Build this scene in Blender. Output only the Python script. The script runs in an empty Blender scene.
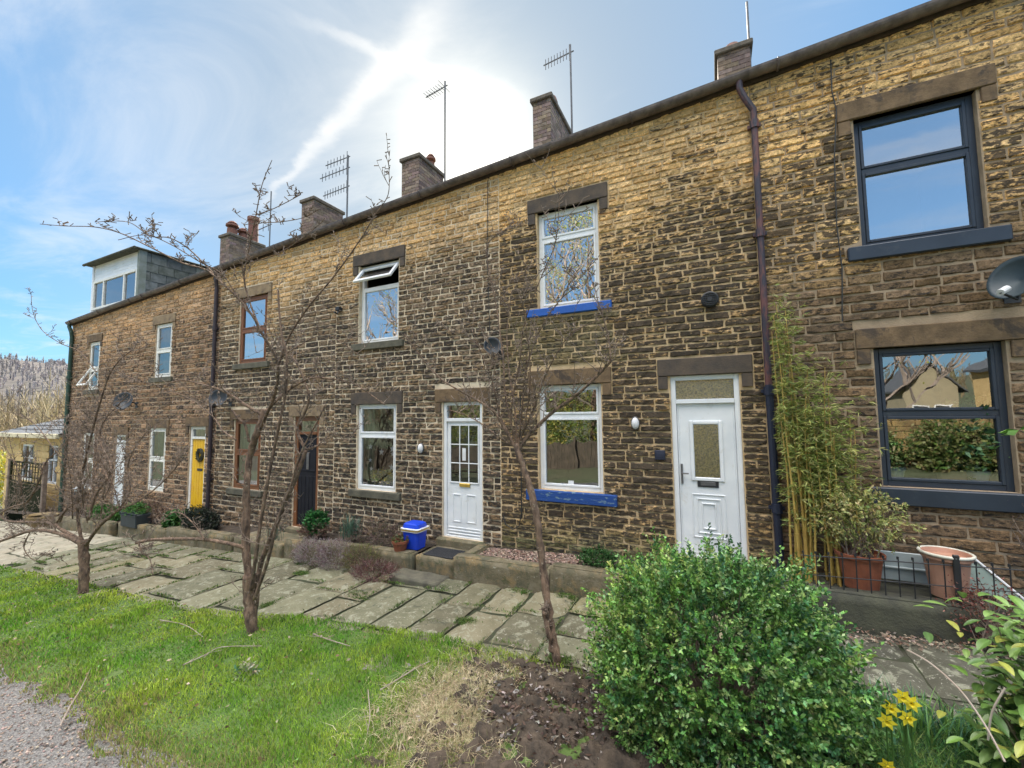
import bpy, bmesh, math, random
import numpy as np
from mathutils import Vector, Matrix, noise
R = math.radians
rnd = random.Random(7)
scene = bpy.context.scene
COL = scene.collection

# ------------------------------------------------------------------ camera
F_PX = 420.0
YAW, PIT, ROL = R(25.9), R(4.2), R(0.6)
EYE = np.array([0.0, -5.8, 2.3])
fwd = np.array([-math.sin(YAW)*math.cos(PIT), math.cos(YAW)*math.cos(PIT), math.sin(PIT)])
r0 = np.array([math.cos(YAW), math.sin(YAW), 0.0])
u0 = np.cross(r0, fwd)
rgt = r0*math.cos(ROL) - u0*math.sin(ROL)
upv = u0*math.cos(ROL) + r0*math.sin(ROL)

def ray(px, py):
    return fwd + rgt*(px-512)/F_PX - upv*(py-384)/F_PX

def at(px, py, Y):
    """world point on the vertical plane y = Y seen at a pixel of the photo"""
    d = ray(px, py)
    t = (Y-EYE[1])/d[1]
    return Vector(EYE + d*t)

def gz(x, y=0.0):
    """height of the sloping street"""
    xx = max(-60.0, min(30.0, x))
    return 0.052*(xx+3.5)

cam_d = bpy.data.cameras.new("camera")
cam = bpy.data.objects.new("camera", cam_d)
COL.objects.link(cam)
cam_d.sensor_width = 36.0
cam_d.lens = 36.0*F_PX/1024.0
cam_d.clip_start = 0.05
cam_d.clip_end = 3000.0
M3 = Matrix(((rgt[0], upv[0], -fwd[0]), (rgt[1], upv[1], -fwd[1]), (rgt[2], upv[2], -fwd[2])))
cam.matrix_world = Matrix.Translation(Vector(EYE)) @ M3.to_4x4()
scene.camera = cam

# ------------------------------------------------------------------ tagging
def tag(o, label=None, cat=None, group=None, kind=None):
    if label: o['label'] = label
    if cat: o['category'] = cat
    if group: o['group'] = group
    if kind: o['kind'] = kind
    return o

def thing(name, loc, label, cat, group=None):
    o = bpy.data.objects.new(name, None)
    o.empty_display_size = 0.2
    COL.objects.link(o)
    o.location = loc
    return tag(o, label, cat, group)

def root_loc(o):
    while o.parent: o = o.parent
    return Vector(o.location) if o.type == 'EMPTY' else Vector((0, 0, 0))

def copy_tree(o, parent=None):
    c = o.copy(); COL.objects.link(c)
    if parent is not None: c.parent = parent
    for ch in list(o.children): copy_tree(ch, c)
    return c

# ------------------------------------------------------------------ mesh builder
class MB:
    def __init__(s):
        s.v = []; s.f = []; s.m = []; s.c = None
    def add(s, vs, fs, m=0):
        b = len(s.v)
        s.v.extend([tuple(p) for p in vs])
        for f in fs:
            s.f.append(tuple(i+b for i in f)); s.m.append(m)
        return s
    def box(s, x0, x1, y0, y1, z0, z1, m=0, bev=0.0, M=None):
        if x1 < x0: x0, x1 = x1, x0
        if y1 < y0: y0, y1 = y1, y0
        if z1 < z0: z0, z1 = z1, z0
        if bev <= 0:
            vs = [(x0,y0,z0),(x1,y0,z0),(x1,y1,z0),(x0,y1,z0),(x0,y0,z1),(x1,y0,z1),(x1,y1,z1),(x0,y1,z1)]
            fs = [(0,3,2,1),(4,5,6,7),(0,1,5,4),(1,2,6,5),(2,3,7,6),(3,0,4,7)]
        else:
            b = min(bev, (x1-x0)*.45, (y1-y0)*.45, (z1-z0)*.45)
            vs = []; idx = {}
            X = (x0, x1); Y = (y0, y1); Z = (z0, z1)
            for i in (0,1):
                for j in (0,1):
                    for k in (0,1):
                        sx = b if i == 0 else -b; sy = b if j == 0 else -b; sz = b if k == 0 else -b
                        idx[(i,j,k,0)] = len(vs); vs.append((X[i], Y[j]+sy, Z[k]+sz))
                        idx[(i,j,k,1)] = len(vs); vs.append((X[i]+sx, Y[j], Z[k]+sz))
                        idx[(i,j,k,2)] = len(vs); vs.append((X[i]+sx, Y[j]+sy, Z[k]))
            g = lambda i,j,k,a: idx[(i,j,k,a)]
            fs = []
            fs.append((g(0,0,0,0), g(0,0,1,0), g(0,1,1,0), g(0,1,0,0)))
            fs.append((g(1,0,0,0), g(1,1,0,0), g(1,1,1,0), g(1,0,1,0)))
            fs.append((g(0,0,0,1), g(1,0,0,1), g(1,0,1,1), g(0,0,1,1)))
            fs.append((g(0,1,0,1), g(0,1,1,1), g(1,1,1,1), g(1,1,0,1)))
            fs.append((g(0,0,0,2), g(0,1,0,2), g(1,1,0,2), g(1,0,0,2)))
            fs.append((g(0,0,1,2), g(1,0,1,2), g(1,1,1,2), g(0,1,1,2)))
            for j in (0,1):
                for k in (0,1):
                    fs.append((g(0,j,k,1), g(1,j,k,1), g(1,j,k,2), g(0,j,k,2)))
            for i in (0,1):
                for k in (0,1):
                    fs.append((g(i,0,k,0), g(i,1,k,0), g(i,1,k,2), g(i,0,k,2)))
            for i in (0,1):
                for j in (0,1):
                    fs.append((g(i,j,0,0), g(i,j,1,0), g(i,j,1,1), g(i,j,0,1)))
            for i in (0,1):
                for j in (0,1):
                    for k in (0,1):
                        fs.append((g(i,j,k,0), g(i,j,k,1), g(i,j,k,2)))
        if M is not None: vs = [tuple(M @ Vector(p)) for p in vs]
        return s.add(vs, fs, m)
    def tube(s, pts, rad, n=6, m=0, cap=True):
        pts = [Vector(p) for p in pts]
        if not hasattr(rad, '__len__'): rad = [rad]*len(pts)
        vs = []; fs = []
        prev = None
        for i, p in enumerate(pts):
            d = (pts[min(i+1, len(pts)-1)] - pts[max(i-1, 0)])
            if d.length < 1e-9: d = Vector((0,0,1))
            d.normalize()
            if prev is None:
                a = d.orthogonal().normalized()
            else:
                a = prev - d*prev.dot(d)
                a = a.normalized() if a.length > 1e-6 else d.orthogonal().normalized()
            prev = a
            b = d.cross(a)
            for k in range(n):
                t = 2*math.pi*k/n
                vs.append(p + (a*math.cos(t) + b*math.sin(t))*rad[i])
        for i in range(len(pts)-1):
            for k in range(n):
                k2 = (k+1) % n
                fs.append((i*n+k, i*n+k2, (i+1)*n+k2, (i+1)*n+k))
        if cap:
            fs.append(tuple(range(n-1, -1, -1))); fs.append(tuple((len(pts)-1)*n+k for k in range(n)))
        return s.add(vs, fs, m)
    def lathe(s, prof, c, n=20, m=0, sx=1, sy=1):
        vs = []; fs = []
        for (r, z) in prof:
            for k in range(n):
                t = 2*math.pi*k/n
                vs.append((c[0]+r*math.cos(t)*sx, c[1]+r*math.sin(t)*sy, c[2]+z))
        for i in range(len(prof)-1):
            for k in range(n):
                k2 = (k+1) % n
                fs.append((i*n+k, i*n+k2, (i+1)*n+k2, (i+1)*n+k))
        return s.add(vs, fs, m)
    def grid(s, fn, nu, nv, m=0):
        vs = [fn(i/nu, j/nv) for j in range(nv+1) for i in range(nu+1)]
        fs = [(j*(nu+1)+i, j*(nu+1)+i+1, (j+1)*(nu+1)+i+1, (j+1)*(nu+1)+i) for j in range(nv) for i in range(nu)]
        return s.add(vs, fs, m)
    def build(s, name, mats, parent=None, smooth=False, recalc=True, auto=None):
        off = root_loc(parent) if parent is not None else Vector((0,0,0))
        me = bpy.data.meshes.new(name)
        V = [(p[0]-off.x, p[1]-off.y, p[2]-off.z) for p in s.v]
        me.from_pydata(V, [], s.f)
        if not isinstance(mats, (list, tuple)): mats = [mats]
        for mt in mats: me.materials.append(mt)
        if len(mats) > 1: me.polygons.foreach_set('material_index', s.m)
        if s.c is not None:
            at_ = me.color_attributes.new('Col', 'FLOAT_COLOR', 'POINT')
            at_.data.foreach_set('color', np.asarray(s.c, dtype=np.float32).ravel())
        if recalc:
            bm = bmesh.new(); bm.from_mesh(me)
            bmesh.ops.recalc_face_normals(bm, faces=bm.faces)
            bm.to_mesh(me); bm.free()
        if smooth:
            me.polygons.foreach_set('use_smooth', [True]*len(me.polygons))
        me.update()
        o = bpy.data.objects.new(name, me)
        COL.objects.link(o)
        if parent is not None: o.parent = parent
        return o

def raw_mesh(name, V, Fc, mats, col=None, parent=None, smooth=False):
    """fast path: V (n,3) array, Fc (m,k) array of equal-sized faces"""
    off = root_loc(parent) if parent is not None else Vector((0,0,0))
    V = np.asarray(V, dtype=np.float32) - np.array(off, dtype=np.float32)
    Fc = np.asarray(Fc, dtype=np.int32)
    me = bpy.data.meshes.new(name)
    me.vertices.add(len(V)); me.vertices.foreach_set('co', V.ravel())
    k = Fc.shape[1]
    me.loops.add(Fc.size); me.loops.foreach_set('vertex_index', Fc.ravel())
    me.polygons.add(len(Fc))
    me.polygons.foreach_set('loop_start', np.arange(0, Fc.size, k, dtype=np.int32))
    me.polygons.foreach_set('loop_total', np.full(len(Fc), k, dtype=np.int32))
    if not isinstance(mats, (list, tuple)): mats = [mats]
    for mt in mats: me.materials.append(mt)
    if col is not None:
        at_ = me.color_attributes.new('Col', 'FLOAT_COLOR', 'POINT')
        at_.data.foreach_set('color', np.asarray(col, dtype=np.float32).ravel())
    if smooth: me.polygons.foreach_set('use_smooth', [True]*len(me.polygons))
    me.update(calc_edges=True); me.validate()
    o = bpy.data.objects.new(name, me); COL.objects.link(o)
    if parent is not None: o.parent = parent
    return o

# ------------------------------------------------------------------ materials
def new_mat(name):
    m = bpy.data.materials.new(name); m.use_nodes = True
    nt = m.node_tree; b = nt.nodes['Principled BSDF']
    return m, nt, b

def N(nt, typ, **kw):
    n = nt.nodes.new(typ)
    for k, v in kw.items():
        if k == 'inp':
            for a, b in v.items(): n.inputs[a].default_value = b
        else: setattr(n, k, v)
    return n

def mat(name, c1, c2=None, scale=8.0, rough=0.8, bump=0.0, bscale=None, metal=0.0, coord='Object', detail=6, c3=None, stretch=None, spec=0.5, contrast=(0.35, 0.65), transl=0.0, coat=0.0, attr=False):
    m, nt, b = new_mat(name)
    b.inputs['Roughness'].default_value = rough
    b.inputs['Metallic'].default_value = metal
    b.inputs['Specular IOR Level'].default_value = spec
    if coat: b.inputs['Coat Weight'].default_value = coat; b.inputs['Coat Roughness'].default_value = 0.15
    tc = N(nt, 'ShaderNodeTexCoord')
    src = tc.outputs[coord]
    if stretch:
        mp = N(nt, 'ShaderNodeMapping'); mp.inputs['Scale'].default_value = stretch
        nt.links.new(src, mp.inputs['Vector']); src = mp.outputs['Vector']
    c2 = c2 or tuple(x*0.7 for x in c1)
    nz = N(nt, 'ShaderNodeTexNoise', inp={'Scale': scale, 'Detail': detail, 'Roughness': 0.6})
    nt.links.new(src, nz.inputs['Vector'])
    cr = N(nt, 'ShaderNodeValToRGB')
    cr.color_ramp.elements[0].position = contrast[0]; cr.color_ramp.elements[0].color = (*c1, 1)
    cr.color_ramp.elements[1].position = contrast[1]; cr.color_ramp.elements[1].color = (*c2, 1)
    if c3:
        e = cr.color_ramp.elements.new(0.5*(contrast[0]+contrast[1])); e.color = (*c3, 1)
    nt.links.new(nz.outputs['Fac'], cr.inputs['Fac'])
    out = cr.outputs['Color']
    if attr:
        va = N(nt, 'ShaderNodeVertexColor', layer_name='Col')
        mx = N(nt, 'ShaderNodeMix', data_type='RGBA', blend_type='MULTIPLY'); mx.inputs[0].default_value = 1
        nt.links.new(out, mx.inputs[6]); nt.links.new(va.outputs['Color'], mx.inputs[7]); out = mx.outputs[2]
    nt.links.new(out, b.inputs['Base Color'])
    if bump:
        n2 = N(nt, 'ShaderNodeTexNoise', inp={'Scale': bscale or scale*4, 'Detail': 8, 'Roughness': 0.65})
        nt.links.new(src, n2.inputs['Vector'])
        bp = N(nt, 'ShaderNodeBump', inp={'Strength': bump, 'Distance': 0.02})
        nt.links.new(n2.outputs['Fac'], bp.inputs['Height']); nt.links.new(bp.outputs['Normal'], b.inputs['Normal'])
    if transl:
        tr = N(nt, 'ShaderNodeBsdfTranslucent'); nt.links.new(out, tr.inputs['Color'])
        ms = N(nt, 'ShaderNodeMixShader'); ms.inputs['Fac'].default_value = transl
        nt.links.new(b.outputs['BSDF'], ms.inputs[1]); nt.links.new(tr.outputs['BSDF'], ms.inputs[2])
        nt.links.new(ms.outputs['Shader'], nt.nodes['Material Output'].inputs['Surface'])
    return m

def stone_face_mat(name, sootcol=(0.035, 0.03, 0.027), bump=0.5):
    """per-stone colour from the mesh, soot crust where alpha is high, ragged by noise"""
    m, nt, b = new_mat(name)
    b.inputs['Roughness'].default_value = 0.9
    b.inputs['Specular IOR Level'].default_value = 0.25
    tc = N(nt, 'ShaderNodeTexCoord')
    va = N(nt, 'ShaderNodeVertexColor', layer_name='Col')
    n1 = N(nt, 'ShaderNodeTexNoise', inp={'Scale': 30.0, 'Detail': 8, 'Roughness': 0.7})
    nt.links.new(tc.outputs['Object'], n1.inputs['Vector'])
    cr = N(nt, 'ShaderNodeValToRGB')
    cr.color_ramp.elements[0].position = 0.3; cr.color_ramp.elements[0].color = (0.38, 0.37, 0.36, 1)
    cr.color_ramp.elements[1].position = 0.7; cr.color_ramp.elements[1].color = (1.8, 1.72, 1.6, 1)
    nt.links.new(n1.outputs['Fac'], cr.inputs['Fac'])
    mx = N(nt, 'ShaderNodeMix', data_type='RGBA', blend_type='MULTIPLY'); mx.inputs[0].default_value = 1
    nt.links.new(va.outputs['Color'], mx.inputs[6]); nt.links.new(cr.outputs['Color'], mx.inputs[7])
    mp = N(nt, 'ShaderNodeMapping'); mp.inputs['Scale'].default_value = (1, 1, 2.6)
    nt.links.new(tc.outputs['Object'], mp.inputs['Vector'])
    n2 = N(nt, 'ShaderNodeTexNoise', inp={'Scale': 11.0, 'Detail': 7, 'Roughness': 0.7})
    nt.links.new(mp.outputs['Vector'], n2.inputs['Vector'])
    ma = N(nt, 'ShaderNodeMath', operation='MULTIPLY_ADD'); ma.inputs[1].default_value = 4.2
    nt.links.new(n2.outputs['Fac'], ma.inputs[0])
    sb = N(nt, 'ShaderNodeMath', operation='SUBTRACT'); sb.inputs[1].default_value = 2.65
    nt.links.new(va.outputs['Alpha'], sb.inputs[0]); nt.links.new(sb.outputs[0], ma.inputs[2])
    mr = N(nt, 'ShaderNodeMapRange', interpolation_type='SMOOTHSTEP', inp={'From Min': 0.0, 'From Max': 0.3})
    nt.links.new(ma.outputs[0], mr.inputs['Value'])
    m2 = N(nt, 'ShaderNodeMix', data_type='RGBA'); m2.inputs[7].default_value = (*sootcol, 1)
    sc = N(nt, 'ShaderNodeMath', operation='MULTIPLY'); sc.inputs[1].default_value = 0.9
    nt.links.new(mr.outputs[0], sc.inputs[0]); nt.links.new(sc.outputs[0], m2.inputs[0])
    nt.links.new(mx.outputs[2], m2.inputs[6])
    nt.links.new(m2.outputs[2], b.inputs['Base Color'])
    n3 = N(nt, 'ShaderNodeTexNoise', inp={'Scale': 28.0, 'Detail': 8, 'Roughness': 0.7})
    nt.links.new(tc.outputs['Object'], n3.inputs['Vector'])
    bp = N(nt, 'ShaderNodeBump', inp={'Strength': 1.0, 'Distance': 0.022})
    nt.links.new(n3.outputs['Fac'], bp.inputs['Height']); nt.links.new(bp.outputs['Normal'], b.inputs['Normal'])
    return m

def glass_mat(name, fac=0.3, tint=(0.9, 0.95, 1.0), frost=0.0, wav=0.02):
    m, nt, b = new_mat(name)
    nt.nodes.remove(b)
    out = nt.nodes['Material Output']
    gl = N(nt, 'ShaderNodeBsdfAnisotropic') if False else N(nt, 'ShaderNodeBsdfGlossy')
    gl.inputs['Roughness'].default_value = 0.01 + frost
    gl.inputs['Color'].default_value = (0.95, 0.97, 1, 1)
    tr = N(nt, 'ShaderNodeBsdfTransparent'); tr.inputs['Color'].default_value = (*tint, 1)
    fr = N(nt, 'ShaderNodeFresnel'); fr.inputs['IOR'].default_value = 1.5
    ad = N(nt, 'ShaderNodeMath', operation='MULTIPLY_ADD'); ad.inputs[1].default_value = 1.0-fac; ad.inputs[2].default_value = fac
    ad.use_clamp = True
    nt.links.new(fr.outputs[0], ad.inputs[0])
    ms = N(nt, 'ShaderNodeMixShader')
    nt.links.new(ad.outputs[0], ms.inputs[0]); nt.links.new(tr.outputs[0], ms.inputs[1]); nt.links.new(gl.outputs[0], ms.inputs[2])
    nt.links.new(ms.outputs[0], out.inputs['Surface'])
    tc = N(nt, 'ShaderNodeTexCoord')
    nz = N(nt, 'ShaderNodeTexNoise', inp={'Scale': 2.2 if not frost else 60.0, 'Detail': 2})
    nt.links.new(tc.outputs['Object'], nz.inputs['Vector'])
    bp = N(nt, 'ShaderNodeBump', inp={'Strength': 1.0 if frost else 0.35, 'Distance': 0.01 if frost else wav})
    nt.links.new(nz.outputs['Fac'], bp.inputs['Height']); nt.links.new(bp.outputs['Normal'], gl.inputs['Normal'])
    return m

M = {}
M['stone'] = stone_face_mat('stone_face')
M['mortar_warm'] = mat('mortar_warm', (0.64, 0.47, 0.28), (0.46, 0.33, 0.18), scale=9, rough=0.95, bump=0.6, bscale=60)
M['mortar_dull'] = mat('mortar_dull', (0.40, 0.30, 0.20), (0.28, 0.21, 0.14), scale=6, rough=0.95, bump=0.5, bscale=60)
M['mortar_pale'] = mat('mortar_pale', (0.76, 0.64, 0.47), (0.56, 0.45, 0.32), scale=6, rough=0.95, bump=0.5, bscale=60)
M['mortar_brown'] = mat('mortar_brown', (0.54, 0.42, 0.29), (0.38, 0.28, 0.19), scale=6, rough=0.95, bump=0.5, bscale=60)
M['lintel_dark'] = mat('lintel_dark', (0.05, 0.042, 0.038), (0.13, 0.095, 0.065), scale=5, rough=0.9, bump=0.35, bscale=50, contrast=(0.3, 0.75))
M['lintel_brown'] = mat('lintel_brown', (0.10, 0.065, 0.035), (0.20, 0.13, 0.07), scale=7, rough=0.9, bump=0.35, bscale=50)
M['lintel_tan'] = mat('lintel_tan', (0.30, 0.22, 0.13), (0.16, 0.11, 0.07), scale=6, rough=0.9, bump=0.35, bscale=50)
M['sill_stone'] = mat('sill_stone', (0.13, 0.12, 0.085), (0.07, 0.065, 0.05), scale=7, rough=0.9, bump=0.4, bscale=50)
M['sill_blue'] = mat('sill_blue', (0.010, 0.085, 0.36), (0.015, 0.10, 0.42), scale=12, rough=0.6, bump=0.2, bscale=40)
M['sill_blue_worn'] = mat('sill_blue_worn', (0.008, 0.055, 0.24), (0.18, 0.27, 0.30), scale=14, rough=0.7, bump=0.5, bscale=40, stretch=(0.6, 1, 1.4), contrast=(0.56, 0.66))
M['navy'] = mat('navy_frame', (0.018, 0.026, 0.042), (0.026, 0.036, 0.055), scale=3, rough=0.42, bump=0.02)
M['upvc'] = mat('white_frame', (0.80, 0.81, 0.82), (0.70, 0.72, 0.74), scale=3, rough=0.35, bump=0.01)
M['upvc_old'] = mat('white_frame_weathered', (0.82, 0.81, 0.77), (0.66, 0.64, 0.58), scale=14, rough=0.5, bump=0.05)
M['wood_brown'] = mat('wood_frame_brown', (0.22, 0.085, 0.03), (0.13, 0.045, 0.015), scale=14, rough=0.5, stretch=(8, 8, 0.8), bump=0.1)
M['black_door'] = mat('dark_door_paint', (0.008, 0.008, 0.013), (0.014, 0.014, 0.02), scale=6, rough=0.6, spec=.25)
M['yellow'] = mat('yellow_door_paint', (0.80, 0.48, 0.01), (0.70, 0.38, 0.01), scale=5, rough=0.45)
M['glass'] = glass_mat('window_glass', 0.50, wav=.004)
M['glass_mid'] = glass_mat('window_glass_lower', 0.22, wav=.004)
M['glass_low'] = glass_mat('window_glass_clear', 0.14, wav=.004)
M['glass_frost'] = glass_mat('frosted_glass', 0.12, tint=(0.95, 0.9, 0.8), frost=0.10)
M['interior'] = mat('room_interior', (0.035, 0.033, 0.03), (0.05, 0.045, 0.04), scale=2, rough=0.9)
M['interior_gold'] = mat('hall_wall_gold', (0.90, 0.70, 0.20), (0.34, 0.24, 0.05), scale=45, rough=0.9)
M['curtain_white'] = mat('net_curtain', (0.62, 0.60, 0.52), (0.5, 0.47, 0.38), scale=6, rough=0.9)
M['curtain_green'] = mat('curtain_green', (0.16, 0.2, 0.13), (0.1, 0.13, 0.08), scale=6, rough=0.9)
M['curtain_purple'] = mat('curtain_purple', (0.16, 0.09, 0.13), (0.08, 0.05, 0.07), scale=6, rough=0.9)
M['gutter'] = mat('gutter_iron', (0.16, 0.125, 0.11), (0.07, 0.052, 0.048), scale=9, rough=0.55, bump=0.25, bscale=40)
M['fascia'] = mat('eaves_board', (0.07, 0.045, 0.035), (0.035, 0.025, 0.02), scale=8, rough=0.8, bump=0.2)
M['slate'] = mat('roof_slate', (0.09, 0.095, 0.10), (0.05, 0.055, 0.06), scale=5, rough=0.7, bump=0.3)
M['slate_moss'] = mat('slate_side', (0.15, 0.16, 0.15), (0.08, 0.09, 0.075), scale=7, rough=0.75, bump=0.3, attr=True)
M['lead'] = mat('lead_flashing', (0.22, 0.24, 0.22), (0.16, 0.18, 0.14), scale=7, rough=0.6, bump=0.1)
M['brick_ch'] = mat('chimney_brick', (0.27, 0.20, 0.155), (0.16, 0.115, 0.09), scale=16, rough=0.9, bump=0.3, attr=True)
M['ch_mortar'] = mat('chimney_mortar', (0.46, 0.40, 0.33), (0.36, 0.30, 0.25), scale=12, rough=0.95)
M['ch_cap'] = mat('chimney_cap', (0.16, 0.13, 0.10), (0.09, 0.075, 0.06), scale=12, rough=0.95, bump=0.3)
M['pot_clay'] = mat('chimney_pot_clay', (0.22, 0.09, 0.06), (0.12, 0.055, 0.04), scale=14, rough=0.8)
M['terracotta'] = mat('terracotta', (0.30, 0.095, 0.045), (0.20, 0.065, 0.035), scale=10, rough=0.7, bump=0.1)
M['peach_pot'] = mat('peach_glazed_pot', (0.50, 0.27, 0.19), (0.40, 0.21, 0.14), scale=6, rough=0.55, bump=0.08)
M['pipe_red'] = mat('downpipe_peeling', (0.14, 0.055, 0.05), (0.035, 0.03, 0.045), scale=5, rough=0.6, bump=0.3, bscale=50, stretch=(3, 3, 0.8), contrast=(0.4, 0.55))
M['pipe_dark'] = mat('downpipe_dark', (0.03, 0.022, 0.028), (0.045, 0.03, 0.035), scale=8, rough=0.5, bump=0.1)
M['pipe_navy'] = mat('downpipe_navy', (0.012, 0.016, 0.035), (0.02, 0.025, 0.05), scale=8, rough=0.5, bump=0.1)
M['pipe_green'] = mat('downpipe_green', (0.03, 0.07, 0.05), (0.02, 0.05, 0.035), scale=8, rough=0.5)
M['metal_grey'] = mat('aluminium', (0.16, 0.15, 0.15), (0.10, 0.10, 0.10), scale=8, rough=0.5, metal=0.3)
M['black_plastic'] = mat('black_plastic', (0.015, 0.015, 0.016), (0.025, 0.025, 0.028), scale=8, rough=0.5)
M['dish'] = mat('dish_grey', (0.035, 0.055, 0.065), (0.022, 0.036, 0.045), scale=5, rough=0.5, metal=0.1)
M['dish_dark'] = mat('dish_dark', (0.035, 0.042, 0.05), (0.025, 0.03, 0.037), scale=5, rough=0.5)
M['white_plastic'] = mat('white_plastic', (0.75, 0.75, 0.76), (0.65, 0.65, 0.66), scale=8, rough=0.4)
M['brass'] = mat('brass', (0.70, 0.48, 0.12), (0.55, 0.36, 0.08), scale=8, rough=0.3, metal=0.7)
M['blue_tub'] = mat('blue_plastic', (0.01, 0.06, 0.62), (0.012, 0.05, 0.5), scale=4, rough=0.35)
M['mat_rubber'] = mat('doormat', (0.02, 0.022, 0.025), (0.045, 0.045, 0.05), scale=60, rough=0.95, bump=0.5)
M['kerb'] = mat('kerb_gritstone', (0.20, 0.17, 0.115), (0.10, 0.095, 0.06), scale=6, rough=0.95, bump=0.6, bscale=40, c3=(0.15, 0.125, 0.075))
M['kerb_dark'] = mat('kerb_dark', (0.045, 0.045, 0.036), (0.085, 0.085, 0.055), scale=6, rough=0.95, bump=0.6, bscale=40)
M['slab'] = mat('york_flags', (.88, .85, .74), (0.56, 0.54, 0.43), scale=5, rough=0.85, bump=0.35, bscale=35, attr=True, contrast=(0.3, 0.7))
def weather(m_, spots, size=22.0, lo=.60, hi=.68, amt=.7):
    """lichen / stain spots mixed over a material's base colour"""
    nt = m_.node_tree; b = nt.nodes['Principled BSDF']; src = b.inputs['Base Color'].links[0].from_socket
    tc = N(nt, 'ShaderNodeTexCoord'); n_ = N(nt, 'ShaderNodeTexNoise', inp={'Scale': size, 'Detail': 5, 'Roughness': .7, 'Distortion': .4}); nt.links.new(tc.outputs['Object'], n_.inputs['Vector'])
    r_ = N(nt, 'ShaderNodeMapRange', interpolation_type='SMOOTHSTEP', inp={'From Min': lo, 'From Max': hi, 'To Max': amt}); nt.links.new(n_.outputs['Fac'], r_.inputs['Value'])
    x_ = N(nt, 'ShaderNodeMix', data_type='RGBA'); nt.links.new(r_.outputs[0], x_.inputs[0]); nt.links.new(src, x_.inputs[6]); x_.inputs[7].default_value = (*spots, 1)
    nt.links.new(x_.outputs[2], b.inputs['Base Color']); return m_
weather(M['slab'], (.30, .30, .22), 9, .52, .62, .6); weather(M['slab'], (.42, .40, .34), 34, .60, .66, .7); weather(M['slab'], (.05, .055, .035), 6, .56, .68, .75)
weather(M['kerb'], (.30, .20, .09), 5, .52, .66, .6); weather(M['kerb'], (.38, .37, .30), 30, .62, .68, .7); weather(M['kerb'], (.06, .075, .03), 8, .54, .66, .7)
weather(M['lintel_brown'], (.045, .035, .03), 3.5, .50, .64, .8); weather(M['lintel_tan'], (.07, .055, .045), 4, .54, .66, .7)
M['joint'] = mat('joint_soil', (0.045, 0.042, 0.028), (0.035, 0.05, 0.018), scale=9, rough=1.0, bump=0.7, bscale=40)
M['lawn_soil'] = mat('lawn_earth', (0.06, 0.12, 0.02), (0.10, 0.15, 0.04), scale=4, rough=1.0, bump=0.8, bscale=30)
M['soil'] = mat('soil', (0.028, 0.022, 0.017), (0.09, 0.066, 0.046), scale=9, rough=1.0, bump=1.0, bscale=30)
M['earth_far'] = mat('ground_far', (0.05, 0.07, 0.025), (0.075, 0.07, 0.035), scale=0.4, rough=1.0, bump=0.3)
M['gravel'] = mat('track_gravel', (0.34, 0.32, 0.30), (0.10, 0.095, 0.09), scale=85, rough=0.95, bump=1.0, contrast=(.38, .62), bscale=90, detail=10)
M['pebble'] = mat('pebbles', (0.36, 0.27, 0.22), (0.22, 0.17, 0.14), scale=14, rough=0.8, attr=True)
M['bark'] = mat('bark', (0.26, 0.17, 0.115), (0.06, 0.04, 0.03), scale=26, rough=0.95, bump=1.0, bscale=45, stretch=(1, 1, 0.35))
M['twig'] = mat('twig_bark', (0.25, 0.19, 0.145), (0.13, 0.095, 0.075), scale=10, rough=0.9, bump=0.3)
weather(M['bark'], (.42, .36, .26), 30, .58, .66, .6); weather(M['upvc'], (.48, .44, .34), 5, .56, .74, .42); weather(M['navy'], (.06, .065, .07), 9, .56, .72, .4)
weather(M['sill_blue'], (.10, .16, .24), 18, .60, .68, .6)
M['leaf'] = mat('leaf_attr', (1, 1, 1), (0.8, 0.8, 0.8), scale=20, rough=0.5, attr=True, transl=0.25, spec=0.4)
M['leaf_box'] = mat('leaf_box', (1, 1, 1), (0.85, 0.85, 0.85), scale=20, rough=0.38, attr=True, transl=0.15, spec=0.5)
M['grass'] = mat('grass_blades', (1, 1, 1), (0.75, 0.75, 0.7), scale=3, rough=0.6, attr=True, transl=0.3, spec=0.3)
M['bamboo'] = mat('bamboo_culm', (0.50, 0.36, 0.09), (0.38, 0.24, 0.06), scale=8, rough=0.5)
M['petal'] = mat('petal_yellow', (0.80, 0.70, 0.05), (0.78, 0.62, 0.02), scale=20, rough=0.5, transl=0.3)
M['petal_white'] = mat('petal_white', (0.8, 0.8, 0.8), (0.7, 0.7, 0.7), scale=20, rough=0.5)
M['wood_green'] = mat('fence_dark_green', (0.016, 0.02, 0.009), (0.028, 0.03, 0.015), scale=10, rough=1.0, spec=.1, stretch=(1, 1, 0.3), bump=0.2)
M['wood_tan'] = mat('pale_wood', (0.33, 0.20, 0.10), (0.22, 0.13, 0.06), scale=10, rough=0.8, stretch=(0.4, 1, 1))
M['cream_far'] = mat('cream_far', (0.36, 0.31, 0.2), (0.3, 0.26, 0.17), scale=3, rough=0.9)
M['wall_gold'] = mat('garden_wall_stone', (0.34, 0.23, 0.09), (0.12, 0.085, 0.04), scale=2.5, rough=0.95, bump=.4)
M['fence_grey'] = mat('weathered_fence', (0.11, 0.085, 0.06), (0.06, 0.05, 0.035), scale=4, rough=0.9)
M['sand_stone'] = mat('annexe_stone', (0.66, 0.47, 0.22), (0.50, 0.35, 0.15), scale=5, rough=0.9, bump=0.3)
M['cream'] = mat('cream_render', (0.62, 0.55, 0.38), (0.52, 0.46, 0.32), scale=3, rough=0.9)
M['planter_teal'] = mat('dark_planter', (0.03, 0.04, 0.045), (0.02, 0.028, 0.032), scale=6, rough=0.6)
M['ceramic'] = mat('ochre_ceramic', (0.24, 0.17, 0.07), (0.15, 0.10, 0.04), scale=6, rough=0.6)
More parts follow.
